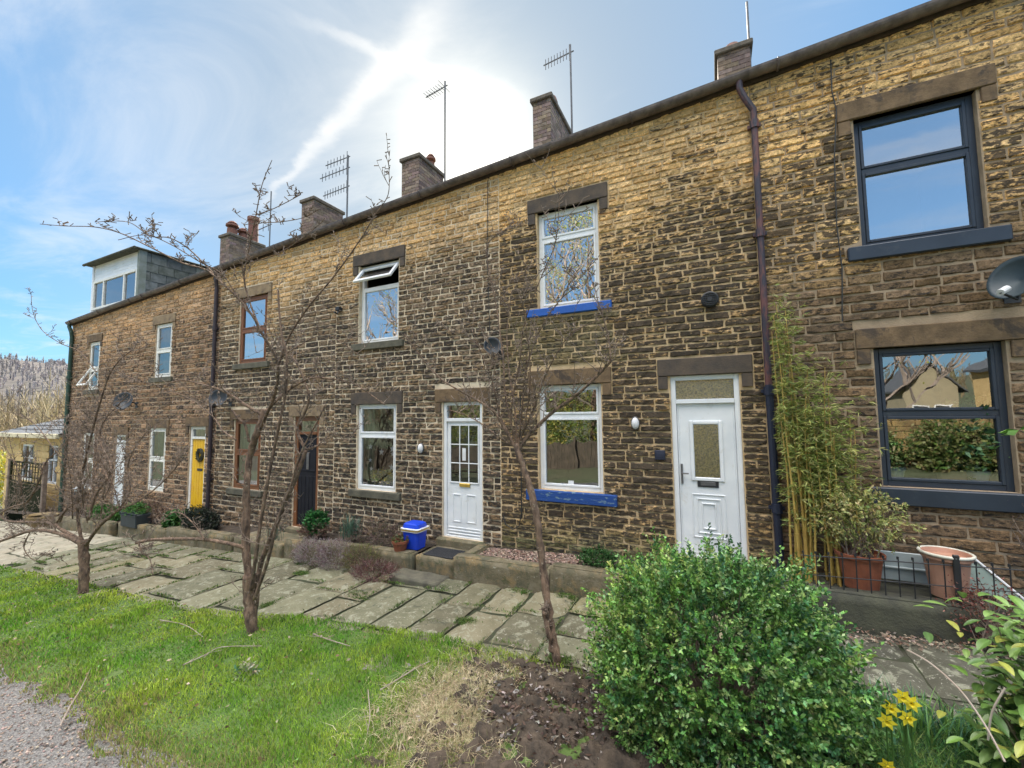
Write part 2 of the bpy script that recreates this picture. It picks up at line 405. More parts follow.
M['sheet_white'] = mat('pale_sheet', (0.42, 0.48, 0.50), (0.34, 0.39, 0.40), scale=3, rough=0.4)
M['frosted'] = mat('greenhouse_sheet', (0.30, 0.38, 0.35), (0.24, 0.31, 0.28), scale=3, rough=0.3)
M['woods'] = mat('bare_wood_twigs', (1, 1, 1), (0.7, 0.7, 0.7), scale=0.5, rough=0.95, attr=True)
M['hill'] = mat('hillside', (0.06, 0.05, 0.045), (0.042, 0.038, 0.033), scale=0.06, rough=1.0, bump=0.0)
M['cable'] = mat('cable', (0.02, 0.02, 0.02), (0.03, 0.03, 0.03), scale=8, rough=0.6)

# ------------------------------------------------------------------ house walls
GUT0, GUTK = 6.40, 0.058           # eaves height on the wall line: GUT0 + GUTK*x
def eave(x): return GUT0 + GUTK*x

def nrand(x, z, s=1.0): return noise.noise(Vector((x*s, 3.3, z*s)))

def stone_colour(style, x, z, r):
    n = nrand(x, z, 0.9); k = r.uniform(0.75, 1.25)
    top = (z - (eave(x)-1.6))/1.2 + n*0.8          # how golden and free of soot the stone is near the eaves
    top = max(0.0, min(1.0, top))
    if style == 'A':
        up = max(0.0, min(1.0, (z-4.0)/0.7 + n*0.6))
        left = max(0.0, min(1.0, (1.75-x)/0.3)) * max(0.0, min(1.0, (z-3.7)/0.5))
        up = max(up, left)
        base = (0.165, 0.113, 0.07); gold = (0.62, 0.41, 0.19)
        c = [base[i]*(1-up)+gold[i]*up for i in range(3)]
        soot = (0.25+0.3*r.random())*(1-up) + up*(0.80 + 0.3*r.random()-0.45*top)
    elif style == 'B':
        gold = (0.62, 0.415, 0.20); base = (0.44, 0.30, 0.155)
        c = [base[i]*(1-top)+gold[i]*top for i in range(3)]
        low = max(0.0, min(1.0, (1.0-z)/0.5))
        moss = (0.15, 0.14, 0.07)
        c = [c[i]*(1-low)+moss[i]*low for i in range(3)]
        soot = 1.0 + 0.45*(r.random()-0.5) - 0.75*top - 0.5*low + (0.1 if z < 4 else 0.0)
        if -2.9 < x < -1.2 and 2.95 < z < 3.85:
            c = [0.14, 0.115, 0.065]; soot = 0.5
    elif style in ('C', 'D'):
        gold = (0.54, 0.365, 0.19); base = (0.21, 0.152, 0.10)
        c = [base[i]*(1-top)+gold[i]*top for i in range(3)]
        soot = 0.60 + 0.5*(r.random()-0.5) - 0.35*top
        if z < 3.9 + n: soot += 0.18
    else:
        gold = (0.50, 0.325, 0.19); base = (0.27, 0.178, 0.115)
        c = [base[i]*(1-top)+gold[i]*top for i in range(3)]
        soot = 0.62 + 0.5*(r.random()-0.5) - 0.3*top
    hue = r.uniform(-0.1, 0.1)
    return (c[0]*k*(1+hue*0.5), c[1]*k, c[2]*k*(1-hue)), soot

def wall_front(house, style, x0, x1, zb, opens, obst, mortar, seed, ch=(0.095, 0.125), ln=(0.16, 0.42), y0=0.0, zt=None):
    """mortar backing with openings and hundreds of separate rough stone faces, one mesh"""
    r = random.Random(seed)
    zt_f = zt or (lambda x: eave(x)+0.02)
    mb = MB()
    xs = sorted(set([x0, x1] + [o[0] for o in opens] + [o[1] for o in opens]))
    zs = sorted(set([zb] + [o[2] for o in opens] + [o[3] for o in opens]))
    def inside(xa, xb, za, zb_):
        xm, zm = (xa+xb)/2, (za+zb_)/2
        return any(o[0] < xm < o[1] and o[2] < zm < o[3] for o in opens)
    for i in range(len(xs)-1):
        for j in range(len(zs)-1):
            if not inside(xs[i], xs[i+1], zs[j], zs[j+1]):
                mb.add([(xs[i], y0, zs[j]), (xs[i+1], y0, zs[j]), (xs[i+1], y0, zs[j+1]), (xs[i], y0, zs[j+1])], [(0,1,2,3)])
        mb.add([(xs[i], y0, zs[-1]), (xs[i+1], y0, zs[-1]), (xs[i+1], y0, zt_f(xs[i+1])), (xs[i], y0, zt_f(xs[i]))], [(0,1,2,3)])
    d = 0.22
    for (a, b, c, e) in opens:
        mb.add([(a,y0,c),(a,y0+d,c),(a,y0+d,e),(a,y0,e)], [(0,1,2,3)])
        mb.add([(b,y0,c),(b,y0+d,c),(b,y0+d,e),(b,y0,e)], [(0,3,2,1)])
        mb.add([(a,y0,e),(b,y0,e),(b,y0+d,e),(a,y0+d,e)], [(0,1,2,3)])
        mb.add([(a,y0,c),(b,y0,c),(b,y0+d,c),(a,y0+d,c)], [(0,3,2,1)])
    nm = len(mb.v); nfm = len(mb.f)
    cols = [(0.4, 0.3, 0.2, 0)]*nm
    z = zb + r.uniform(0, 0.03)
    while z < zt_f(x1):
        h = r.uniform(*ch)
        za, ze = z+0.006, z+h-0.006
        z += h
        # free intervals
        blocks = []
        for (a, b, c, e) in opens:
            if ze > c+0.01 and za < e-0.01: blocks.append((a-0.004, b+0.004))
        for (a, b, c, e) in obst:
            ov = min(ze, e) - max(za, c)
            if ov > 0.5*(ze-za): blocks.append((a-0.006, b+0.006))
        blocks.sort()
        free = []; cur = x0
        for a, b in blocks:
            if a > cur: free.append((cur, min(a, x1)))
            cur = max(cur, b)
        if cur < x1: free.append((cur, x1))
        for fa, fb in free:
            if fb-fa < 0.03: continue
            L = fb-fa; cuts = [fa]; p = fa
            first = True
            while True:
                l = r.uniform(*ln)*(r.uniform(0.5, 1) if first else 1); first = False
                if p+l > fb-0.10: break
                p += l; cuts.append(p)
            cuts.append(fb)
            for a, b in zip(cuts[:-1], cuts[1:]):
                g = r.uniform(0.004, 0.009)
                a2, b2 = a+g, b-g
                if b2-a2 < 0.02: continue
                zlim = zt_f(a2)
                if za > zlim-0.02: continue
                z1 = min(ze, zlim) + r.uniform(-0.004, 0.003); z0_ = za + r.uniform(-0.003, 0.004)
                near = (a > -7)
                nx = max(3, min(8, int((b2-a2)/(0.045 if near else 0.09)))); nz = 3
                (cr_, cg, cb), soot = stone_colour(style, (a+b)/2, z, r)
                dep = r.uniform(0.010, 0.024)
                base = len(mb.v)
                tilt = r.uniform(-0.006, 0.006)
                for jz in range(nz+1):
                    for ix in range(nx+1):
                        u = ix/nx; v = jz/nz
                        edge = (ix in (0, nx)) or (jz in (0, nz))
                        px = a2+(b2-a2)*u; pz = z0_+(z1-z0_)*v
                        if edge:
                            px += r.uniform(-0.006, 0.006); pz += r.uniform(-0.008, 0.008)
                            y = y0+0.004
                        else:
                            px += (0.5-u)*0.0; pz += (v-0.5)*(z1-z0_)*1.15 + r.uniform(-.004, .004); px += r.uniform(-.008, .008)
                            if ix == 1: px = a2+min(0.012, (b2-a2)*.2)
                            if ix == nx-1: px = b2-min(0.012, (b2-a2)*.2)
                            y = y0-(dep + r.uniform(-0.010, 0.008) + tilt*(u-0.5)*2)
                        mb.v.append((px, y, pz))
                        f = 1+r.uniform(-0.12, 0.12)
                        cols.append((cr_*f, cg*f, cb*f, soot - (0.45 if edge else 0) + r.uniform(-0.1, 0.1)))
                for jz in range(nz):
                    for ix in range(nx):
                        q = base+jz*(nx+1)+ix
                        mb.f.append((q, q+1, q+nx+2, q+nx+1)); mb.m.append(1)
    mb.c = cols
    return mb

def sloped_box(mb, xa, xb, y0, y1, zlo, zhi, m=0):
    """box whose bottom/top follow functions of x"""
    vs = [(xa,y0,zlo(xa)),(xb,y0,zlo(xb)),(xb,y1,zlo(xb)),(xa,y1,zlo(xa)),(xa,y0,zhi(xa)),(xb,y0,zhi(xb)),(xb,y1,zhi(xb)),(xa,y1,zhi(xa))]
    mb.add(vs, [(0,3,2,1),(4,5,6,7),(0,1,5,4),(1,2,6,5),(2,3,7,6),(3,0,4,7)], m)

RIDGE_Y, RIDGE_H, BACK_Y = 3.3, 1.75, 6.6

def lintel_block(xl, xr, zt, h=0.22, over=0.15, drop=0.17, dw=0.12, seed=1):
    mb = MB()
    mb.box(xl-over, xr+over, -0.034, 0.10, zt, zt+h, bev=0.008)
    mb.box(xl-over+0.004, xl-over+dw, -0.028, 0.10, zt-drop, zt-0.004, bev=0.006)
    mb.box(xr+over-dw, xr+over-0.004, -0.028, 0.10, zt-drop, zt-0.004, bev=0.006)
    return mb

def frame_rect(mb, xl, xr, zb, zt, w, y0, y1, m=0, bev=0.004):
    mb.box(xl, xl+w, y0, y1, zb, zt, m, bev); mb.box(xr-w, xr, y0, y1, zb, zt, m, bev)
    mb.box(xl+w, xr-w, y0+.001, y1-.001, zt-w, zt, m, bev); mb.box(xl+w, xr-w, y0+.001, y1-.001, zb, zb+w, m, bev)

def pane(mb, xl, xr, zb, zt, y, m=0):
    mb.add([(xl,y,zb),(xr,y,zb),(xr,y,zt),(xl,y,zt)], [(0,1,2,3)], m)

def curtain(xa, xb, zb, zt, y, folds=5, amp=0.02):
    mb = MB()
    mb.grid(lambda u, v: (xa+(xb-xa)*u, y+amp*math.sin(u*folds*2*math.pi)+0.006*math.sin(v*5), zb+(zt-zb)*v), folds*8, 2)
    return mb

def window(house, xl, xr, zb, zt, frame='upvc', lintel='lintel_dark', sill='sill_stone', split=0.72, glass='glass', open_top=False, fw=0.055, recess=0.07, room='interior', curtains=(), sill_h=0.13, sill_over=0.14, label=None, sash=0.03):
    """frame with a fixed lower light and a top light, own pane, sill, lintel and dark room behind"""
    y0 = recess; mb = MB()
    frame_rect(mb, xl, xr, zb, zt, fw, y0, y0+0.07)
    zt_ = zb+(zt-zb)*split
    mb.box(xl+fw, xr-fw, y0+.002, y0+0.068, zt_-fw*0.5, zt_+fw*0.5, 0, 0.004)
    # inner casement rebates
    frame_rect(mb, xl+fw, xr-fw, zb+fw, zt_-fw*0.5, sash, y0-0.010, y0+0.05)
    if not open_top:
        frame_rect(mb, xl+fw, xr-fw, zt_+fw*0.5, zt-fw, sash, y0-0.010, y0+0.05)
    w = mb.build('window', M[frame], house)
    if label: w['label'] = label
    pb = MB()
    pane(pb, xl+fw+sash-.004, xr-fw-sash+.004, zb+fw+sash-.004, zt_-fw*.5-sash+.004, y0+0.02)
    if not open_top:
        pane(pb, xl+fw+sash-.004, xr-fw-sash+.004, zt_+fw*.5+sash-.004, zt-fw-sash+.004, y0+0.02)
    pb.build('pane', M[glass], w, recalc=False)
    if open_top:
        hgt = zt-fw-(zt_+fw*.5)
        T = Matrix.Translation(Vector((0, y0-0.012, zt-fw))) @ Matrix.Rotation(R(-38), 4, 'X')
        sb = MB()
        for (a, b, c, e) in ((xl+.03, xl+.085, -hgt-.03, 0), (xr-.085, xr-.03, -hgt-.03, 0), (xl+.085, xr-.085, -.055, 0), (xl+.085, xr-.085, -hgt-.03, -hgt+.03)):
            sb.box(a, b, -0.02, 0.02, c, e, 0, 0.004, M=T)
        s_ = sb.build('opened_top_sash', M[frame], w)
        gb = MB(); q = [(xl+.083,0,-hgt+.028),(xr-.083,0,-hgt+.028),(xr-.083,0,-.053),(xl+.083,0,-.053)]
        gb.add([tuple(T @ Vector(p)) for p in q], [(0,1,2,3)]); gb.build('opened_sash_pane', M[glass], w, recalc=False)
    if sill:
        sb = MB(); sb.box(xl-sill_over, xr+sill_over, -0.065, y0+0.03, zb-sill_h, zb-0.003, 0, 0.01)
        sb.build('sill', M[sill], w)
    if lintel:
        lintel_block(xl, xr, zt, 0.22 if lintel != 'none' else 0.1).build('lintel', M[lintel], w)
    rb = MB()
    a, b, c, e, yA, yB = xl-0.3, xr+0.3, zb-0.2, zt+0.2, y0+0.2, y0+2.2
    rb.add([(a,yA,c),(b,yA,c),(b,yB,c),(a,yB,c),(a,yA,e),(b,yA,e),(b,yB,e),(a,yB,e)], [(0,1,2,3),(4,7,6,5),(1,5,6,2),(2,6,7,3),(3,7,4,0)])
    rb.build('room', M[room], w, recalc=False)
    for (u0, u1, mt) in curtains:
        curtain(xl+(xr-xl)*u0, xl+(xr-xl)*u1, zb+.03, zt-.03, y0+0.13, max(2, int((u1-u0)*10))).build('curtain', M[mt], w, smooth=True)
    return w

def door(house, xl, xr, zb, zt, leaf_top, kind, lintel='lintel_dark', recess=0.045):
    """door with frame, leaf, transom light, threshold, lintel"""
    fm = {'B': 'upvc', 'C': 'upvc', 'D': 'wood_brown', 'E': 'upvc_old', 'F': 'upvc'}[kind]
    lm = {'B': 'upvc', 'C': 'upvc', 'D': 'black_door', 'E': 'yellow', 'F': 'upvc'}[kind]
    fw = {'B': 0.06, 'C': 0.055, 'D': 0.09, 'E': 0.07, 'F': 0.05}[kind]
    y0 = recess
    w = xr-xl; L = leaf_top; a, b = xl+fw, xr-fw
    lf = MB()
    T = 0.045
    lf.box(a+.003, b-.003, y0+0.008, y0+T, zb+0.03, L-.003, 0, 0.003)
    f = y0+0.008
    def raised(xa, xb, za, ze, d=0.012, wd=0.018):
        frame_rect(lf, xa, xb, za, ze, wd, f-d, f+0.004, 0, 0.004)
    d = None
    H = L-zb
    if kind == 'C':
        ga, gb, gc, ge = a+.075, b-.05, zb+H*0.475, L-0.07
        frame_rect(lf, ga-.02, gb+.02, gc-.02, ge+.02, 0.02, f-.016, f+.003, 0, 0.003)
        for i in (1, 2):
            x = ga+(gb-ga)*i/3; lf.box(x-.008, x+.008, f-.014, f+.003, gc, ge, 0, 0.002)
            z = gc+(ge-gc)*i/3; lf.box(ga, gb, f-.013, f+.002, z-.008, z+.008, 0, 0.002)
        mid = (a+b)/2
        raised(a+.11, mid-.05, zb+H*.13, zb+H*.37); raised(mid+.05, b-.09, zb+H*.13, zb+H*.37)
        for k in range(3): lf.box(a+.02, b-.01, f-.02+.004*k, f, zb+.05+.045*k, zb+.07+.045*k, 0, .004)
    elif kind == 'B':
        mid = (a+b)/2
        ga, gb, gc, ge = mid-.14, mid+.14, zb+H*.52, zb+H*.86
        frame_rect(lf, ga-.05, gb+.05, gc-.05, ge+.05, 0.045, f-.02, f+.003, 0, 0.008)
        for i in range(3):
            o = .055*i
            raised(mid-.19+o, mid+.19-o, zb+H*.13+o, zb+H*.41-o, 0.012+.003*i, 0.014)
        raised(a+.02, b-.02, zb+.06, L-.03, 0.006, 0.008)
    elif kind == 'D':
        n = 5
        for i in range(n):
            xa = a+(b-a)*i/n; lf.box(xa+.004, a+(b-a)*(i+1)/n-.004, f-.008, f+.002, zb+.05, zb+H*.55, 0, .004)
        raised(a+.04, b-.04, zb+H*.6, L-.06, .01, .03)
    elif kind == 'E':
        n = 5
        for i in range(n):
            xa = a+(b-a)*i/n; lf.box(xa+.004, a+(b-a)*(i+1)/n-.004, f-.008, f+.002, zb+.04, L-.01, 0, .004)
    else:
        raised(a+.07, b-.07, zb+H*.12, zb+H*.42); raised(a+.07, b-.07, zb+H*.52, L-.1)
    leaf = lf.build('door', M[lm], house)
    leaf['label'] = {'B': 'white panelled door with one frosted pane', 'C': 'white door with nine small panes', 'D': 'near-black boarded door in brown frame', 'E': 'bright yellow boarded door', 'F': 'white panelled door'}[kind]
    fb = MB()
    fb.box(xl, xl+fw, y0-.02, y0+.09, zb, zt, 0, .004); fb.box(xr-fw, xr, y0-.02, y0+.09, zb, zt, 0, .004)
    fb.box(xl+fw, xr-fw, y0-.019, y0+.089, zt-fw, zt, 0, .004)
    fb.box(xl+fw, xr-fw, y0-.03, y0+.089, L, L+.055, 0, .004)
    fb.box(xl+fw, xr-fw, y0-.018, y0+.089, zb, zb+.03, 0, .004)
    fb.build('door_frame', M[fm], leaf)
    gb_ = MB(); pane(gb_, a-.003, b+.003, L+.052, zt-fw+.003, y0+.02)
    gb_.build('transom_pane', M['glass_frost' if kind == 'B' else 'glass_mid'], leaf, recalc=False)
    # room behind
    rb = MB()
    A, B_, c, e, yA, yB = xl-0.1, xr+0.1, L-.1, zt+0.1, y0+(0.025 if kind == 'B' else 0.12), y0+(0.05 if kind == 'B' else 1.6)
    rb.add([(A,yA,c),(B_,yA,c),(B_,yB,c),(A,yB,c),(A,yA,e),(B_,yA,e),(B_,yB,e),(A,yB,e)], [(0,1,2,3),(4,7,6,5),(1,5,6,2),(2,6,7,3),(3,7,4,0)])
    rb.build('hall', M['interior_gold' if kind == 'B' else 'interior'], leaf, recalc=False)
    if kind == 'C':
        g = MB(); pane(g, ga, gb, gc, ge, f-.006); g.build('door_glass', M['glass_low'], leaf, recalc=False)
        k = MB(); k.add([(ga-.01,f-.003,gc-.01),(gb+.01,f-.003,gc-.01),(gb+.01,f-.003,ge+.01),(ga-.01,f-.003,ge+.01)], [(0,1,2,3)]); k.build('dark_backing', M['interior'], leaf, recalc=False)
        s = MB(); xm = (ga+gb)/2; s.box(xm-.035, xm+.03, f-.012, f-.008, gc+(ge-gc)*.38, gc+(ge-gc)*.6, 0, 0)
        s.build('notice', M['white_plastic'], leaf)
        l = MB(); l.box(xm-.09, xm+.11, f-.024, f, zb+H*.435, zb+H*.465, 0, .006); l.build('letter_plate', M['brass'], leaf)
    if kind == 'B':
        g = MB(); pane(g, ga-.002, gb+.002, gc-.002, ge+.002, f-.006); g.build('door_glass', M['glass_frost'], leaf, recalc=False)
        k = MB(); k.box(ga, gb, f-.004, f-.002, gc, ge); k.build('gold_backing', M['interior_gold'], leaf)
        l = MB(); l.box(mid-.12, mid+.12, f-.014, f, zb+H*.455, zb+H*.50, 0, .004); l.build('letter_plate', M['black_plastic'], leaf)
        l = MB(); l.box(mid-.085, mid+.085, f-.018, f-.01, zb+H*.465, zb+H*.49, 0, .003); l.build('letter_flap', M['metal_grey'], leaf)
        h = MB(); h.box(a+.025, a+.05, f-.02, f, zb+H*.47, zb+H*.6, 0, .004); h.tube([(a+.037, f-.02, zb+H*.54), (a+.037, f-.05, zb+H*.54), (a+.12, f-.052, zb+H*.54)], .009, 8)
        h.build('handle', M['metal_grey'], leaf)
    if kind == 'D':
        l = MB(); l.box((a+b)/2-.035, (a+b)/2+.035, f-.014, f, zb+H*.62, zb+H*.8, 0, .004); l.build('knocker_plate', M['metal_grey'], leaf)
    if kind == 'E':
        wr = MB(); cx, cz = a+(b-a)*.68, zb+H*.80
        pts = [(cx+.10*math.cos(t), f-.03, cz+.13*math.sin(t)) for t in [2*math.pi*i/20 for i in range(21)]]
        wr.tube(pts, .035, 8, cap=False);
        rr = random.Random(3)
        for i in range(120):
            t = rr.uniform(0, 6.28); p = Vector((cx+.10*math.cos(t), f-.05, cz+.13*math.sin(t)))
            q = Vector((rr.uniform(-1,1), rr.uniform(-1,.2), rr.uniform(-1,1))).normalized()*.05
            s_ = q.orthogonal().normalized()*.015
            wr.add([p-s_, p+s_, p+q], [(0,1,2)])
        wr.v = [v for v in wr.v]
        wr2 = MB(); 
        wr.build('wreath', M['kerb_dark'], leaf)
        l = MB(); l.box(a+(b-a)*.45, a+(b-a)*.85, f-.02, f, zb+H*.60, zb+H*.63, 0, .004); l.build('letter_plate', M['black_plastic'], leaf)
    lintel_block(xl, xr, zt).build('lintel', M[lintel], leaf)
    th = MB(); th.box(xl-.06, xr+.06, -.12, y0+.10, zb-.14, zb-.002, 0, .015); th.build('threshold', M['kerb'], leaf)
    return leaf

def chimney(house, x0, x1, ya, yb, zb, zt, pots=(), seed=0):
    r = random.Random(seed)
    mb = MB(); cols = []
    def put(x0_, x1_, y0_, y1_, z0_, z1_, m, c):
        n = len(mb.v); mb.box(x0_, x1_, y0_, y1_, z0_, z1_, m, 0.0); cols.extend([c]*(len(mb.v)-n))
    put(x0+.012, x1-.012, ya+.012, yb-.012, zb, zt-.08, 1, (1,1,1,1))
    z = zb; row = 0
    while z < zt-.12:
        h = 0.085
        for face in ('f', 'r', 'l', 'b'):
            a, b = (x0, x1) if face in 'fb' else (ya, yb)
            p = a + (0 if row % 2 else -.11)
            while p < b:
                q = min(p+.22, b); pa = max(p, a)
                c = r.uniform(.6, 1.35); cc = (c, c*r.uniform(.9, 1.05), c*r.uniform(.85, 1.1), 1)
                if q-pa > .03:
                    if face == 'f': put(pa+.004, q-.004, ya, ya+.03, z+.004, z+h-.006, 0, cc)
                    elif face == 'b': put(pa+.004, q-.004, yb-.03, yb, z+.004, z+h-.006, 0, cc)
                    elif face == 'r': put(x1-.03, x1, pa+.004, q-.004, z+.004, z+h-.006, 0, cc)
                    else: put(x0, x0+.03, pa+.004, q-.004, z+.004, z+h-.006, 0, cc)
                p += .22
        z += h; row += 1
    n = len(mb.v); mb.box(x0-.05, x1+.05, ya-.05, yb+.05, zt-.10, zt, 2, .015); cols.extend([(1,1,1,1)]*(len(mb.v)-n))
    mb.c = cols
    c = mb.build('chimney', [M['brick_ch'], M['ch_mortar'], M['ch_cap']], house, recalc=False)
    for (px, py, rad, hh, kind) in pots:
        pb = MB(); 
        if kind == 'plain': prof = [(rad*1.1, 0), (rad, .05), (rad*.9, hh*.7), (rad*.95, hh*.85), (rad*1.15, hh*.88), (rad*1.15, hh), (rad*.8, hh), (rad*.75, .1)]
        elif kind == 'cowl': prof = [(rad, 0), (rad*.95, hh*.5), (rad*.5, hh*.52), (rad*.5, hh*.62), (rad*1.25, hh*.66), (rad*1.2, hh*.78), (rad*.6, hh*.82), (rad*.9, hh*.88), (rad*.5, hh), (0.001, hh)]
        else: prof = [(rad*1.1, 0), (rad*1.05, hh*.4), (rad*1.1, hh*.5), (rad*.85, hh*.8), (rad*.4, hh*.97), (0.001, hh)]
        pb.lathe(prof, (px, py, zt-.01), 14); pb.build('chimney_pot', M['pot_clay'], c, smooth=False)
    return c

def gutter_part(house, xa, xb):
    mb = MB(); n = 10; vs = []; fs = []
    xsn = max(2, int((xb-xa)/0.9)+1)
    for i in range(xsn+1):
        x = xa+(xb-xa)*i/xsn
        sag = 0.006*math.sin(x*3.1)
        for k in range(n+1):
            t = math.pi + math.pi*k/n
            vs.append((x, -0.115+0.075*math.cos(t), eave(x)+0.045+0.085*math.sin(t)+sag))
        for k in range(n, -1, -1):
            t = math.pi + math.pi*k/n
            vs.append((x, -0.115+0.065*math.cos(t), eave(x)+0.05+0.075*math.sin(t)+sag))
    w = 2*(n+1)
    for i in range(xsn):
        for k in range(w):
            k2 = (k+1) % w
            fs.append((i*w+k, i*w+k2, (i+1)*w+k2, (i+1)*w+k))
    mb.add(vs, fs)
    # brackets / union sockets
    x = xa+0.3
    while x < xb-0.1:
        pts = [(x, -0.115+0.084*math.cos(math.pi+math.pi*k/8), eave(x)+0.045+0.094*math.sin(math.pi+math.pi*k/8)) for k in range(9)]
        mb.tube(pts, 0.012, 5); x += 1.83
    return mb.build('gutter', M['gutter'], house, smooth=False)

def roof_part(house, xa, xb):
    mb = MB()
    e = lambda x: eave(x)+0.10
    rg = lambda x: eave(x)+RIDGE_H+0.12
    th = 0.05
    # courses of slates stepping up the slope
    nc = 16
    for i in range(nc):
        ya = -0.10+(RIDGE_Y+0.10)*i/nc; yb = -0.10+(RIDGE_Y+0.10)*(i+1)/nc+0.03
        ha = 0.0+(RIDGE_H)*i/nc; hb = RIDGE_H*(i+1)/nc
        vs = []
        for x in (xa, xb):
            vs += [(x, ya, e(x)+ha+.015), (x, yb, e(x)+hb), (x, yb, e(x)+hb-.02), (x, ya, e(x)+ha-.01)]
        mb.add(vs, [(0,4,5,1),(1,5,6,2),(2,6,7,3),(3,7,4,0),(0,1,2,3),(4,7,6,5)])
    vs = []
    for x in (xa, xb):
        vs += [(x, RIDGE_Y+.03, e(x)+RIDGE_H), (x, BACK_Y+.1, e(x)-.02), (x, BACK_Y+.1, e(x)-.07), (x, RIDGE_Y+.03, e(x)+RIDGE_H-.05)]
    mb.add(vs, [(0,4,5,1),(1,5,6,2),(2,6,7,3),(3,7,4,0),(0,1,2,3),(4,7,6,5)])
    mb.tube([(xa, RIDGE_Y, e(xa)+RIDGE_H+.01), (xb, RIDGE_Y, e(xb)+RIDGE_H+.01)], 0.09, 8)
    # eaves board under the gutter
    sloped_box(mb, xa, xb, -0.038, 0.02, lambda x: eave(x)-0.05, lambda x: eave(x)+0.10, 1)
    return mb.build('roof', [M['slate'], M['fascia']], house)

HOUSES = {}
def house_shell(key, x0, x1, label, mortar, style, opens, obst, seed, **kw):
    zb = -1.6
    h = thing('terraced_house', ((x0+x1)/2, 0, gz((x0+x1)/2)), label, 'house', 'stone terraced houses')
    HOUSES[key] = h
    mb = wall_front(h, style, x0, x1, gz(x0)-0.15, opens, obst, mortar, seed, **kw)
    # gable ends and back
    for x in (x0+0.001, x1-0.001):
        pass
    fb = len(mb.v)
    b = [(x0, BACK_Y, zb), (x1, BACK_Y, zb), (x1, BACK_Y, eave(x1)), (x0, BACK_Y, eave(x0))]
    rw = MB(); rw.add(b, [(0,1,2,3)]); rw.build('rear_wall', M[mortar], h, recalc=False); gw = MB()
    if key == 'F':
        gw.add([(x0, 0, zb), (x0, BACK_Y, zb), (x0, BACK_Y, eave(x0)+.05), (x0, RIDGE_Y, eave(x0)+RIDGE_H+.05), (x0, 0, eave(x0)+.05)], [(0,1,2,3,4)])
    if key == 'A':
        gw.add([(x1, 0, zb), (x1, BACK_Y, zb), (x1, BACK_Y, eave(x1)+.05), (x1, RIDGE_Y, eave(x1)+RIDGE_H+.05), (x1, 0, eave(x1)+.05)], [(0,1,2,3,4)])
    if gw.v: gw.build('gable_wall', M[mortar], h, recalc=False)
    w = mb.build('wall', [M[mortar], M['stone']], h, recalc=False)
    roof_part(h, x0, x1)
    gutter_part(h, x0, x1)
    return h

def lo(xl, xr, zt, h=0.22, o=0.15): return [(xl-o, xr+o, zt, zt+h), (xl-o, xl-o+.12, zt-.17, zt), (xr+o-.12, xr+o, zt-.17, zt)]
def so(xl, xr, zb, h=0.13, o=0.14): return [(xl-o, xr+o, zb-h, zb)]

# measured openings (x left, x right, z bottom, z top)
WA_U = (1.53, 2.54, 4.12, 5.60); WA_L = (1.56, 2.58, 1.50, 2.98)
WB_U = (-2.36, -1.42, 3.88, 5.38); WB_L = (-2.39, -1.44, 1.21, 2.73); DB = (-0.53, 0.26, 0.50, 2.78)
WC_U = (-6.03, -5.07, 3.66, 5.16); WC_L = (-6.03, -5.10, 0.97, 2.52); DC = (-4.10, -3.35, 0.34, 2.52)
WD_U = (-9.70, -8.74, 3.51, 5.02); WD_L = (-9.75, -8.82, 0.75, 2.26); DD = (-7.76, -7.04, 0.12, 2.31)
WE_U = (-13.32, -12.52, 3.37, 4.78); WE_L = (-13.38, -12.58, 0.46, 2.06); DE = (-11.53, -10.86, -0.08, 2.10)
WF_U = (-17.12, -16.45, 3.18, 4.63); WF_L = (-17.18, -16.45, 0.26, 1.90); DF = (-15.18, -14.60, -0.26, 1.86)
WA2_D = (4.1, 4.9, 0.75, 3.05)
XA, XB, XC, XD, XE, XF = 0.53, -3.02, -6.62, -10.45, -14.10, -18.42
XR = 6.2

def mk(xs): 
    out = []
    for w in xs: out += w
    return out

hA = house_shell('A', XA, XR, 'nearest stone terraced house with navy window frames, at the right edge', 'mortar_dull', 'A',
    [WA_U, WA_L, WA2_D], mk([lo(*WA_U[:2], WA_U[3]), lo(*WA_L[:2], WA_L[3], .27), so(*WA_U[:3]), so(*WA_L[:3])]), 11, ch=(0.092, 0.122), ln=(0.20, 0.52))
hB = house_shell('B', XB, XA, 'golden stone terraced house with bright blue window sills and a white frosted-pane door', 'mortar_warm', 'B',
    [WB_U, WB_L, DB], mk([lo(*WB_U[:2], WB_U[3]), lo(*WB_L[:2], WB_L[3], .27), lo(*DB[:2], DB[3], .24), so(*WB_U[:3]), so(*WB_L[:3], .14)]), 12, ch=(0.076, 0.100), ln=(0.18, 0.48))
hC = house_shell('C', XC, XB, 'stone terraced house with an opened top window and a white nine-pane door', 'mortar_pale', 'C',
    [WC_U, WC_L, DC], mk([lo(*WC_U[:2], WC_U[3]), lo(*WC_L[:2], WC_L[3]), lo(*DC[:2], DC[3], .26), so(*WC_U[:3]), so(*WC_L[:3])]), 13, ch=(0.080, 0.102), ln=(0.15, 0.38))
hD = house_shell('D', XD, XC, 'stone terraced house with brown wooden window frames and a near-black door', 'mortar_pale', 'D',
    [WD_U, WD_L, DD], mk([lo(*WD_U[:2], WD_U[3]), lo(*WD_L[:2], WD_L[3]), lo(*DD[:2], DD[3], .24), so(*WD_U[:3]), so(*WD_L[:3])]), 14, ch=(0.09, 0.12), ln=(0.16, 0.38))
hE = house_shell('E', XE, XD, 'stone terraced house with the yellow front door', 'mortar_brown', 'E',
    [WE_U, WE_L, DE], mk([lo(*WE_U[:2], WE_U[3]), lo(*WE_L[:2], WE_L[3]), lo(*DE[:2], DE[3], .24), so(*WE_U[:3])]), 15, ch=(0.10, 0.13), ln=(0.2, 0.42))
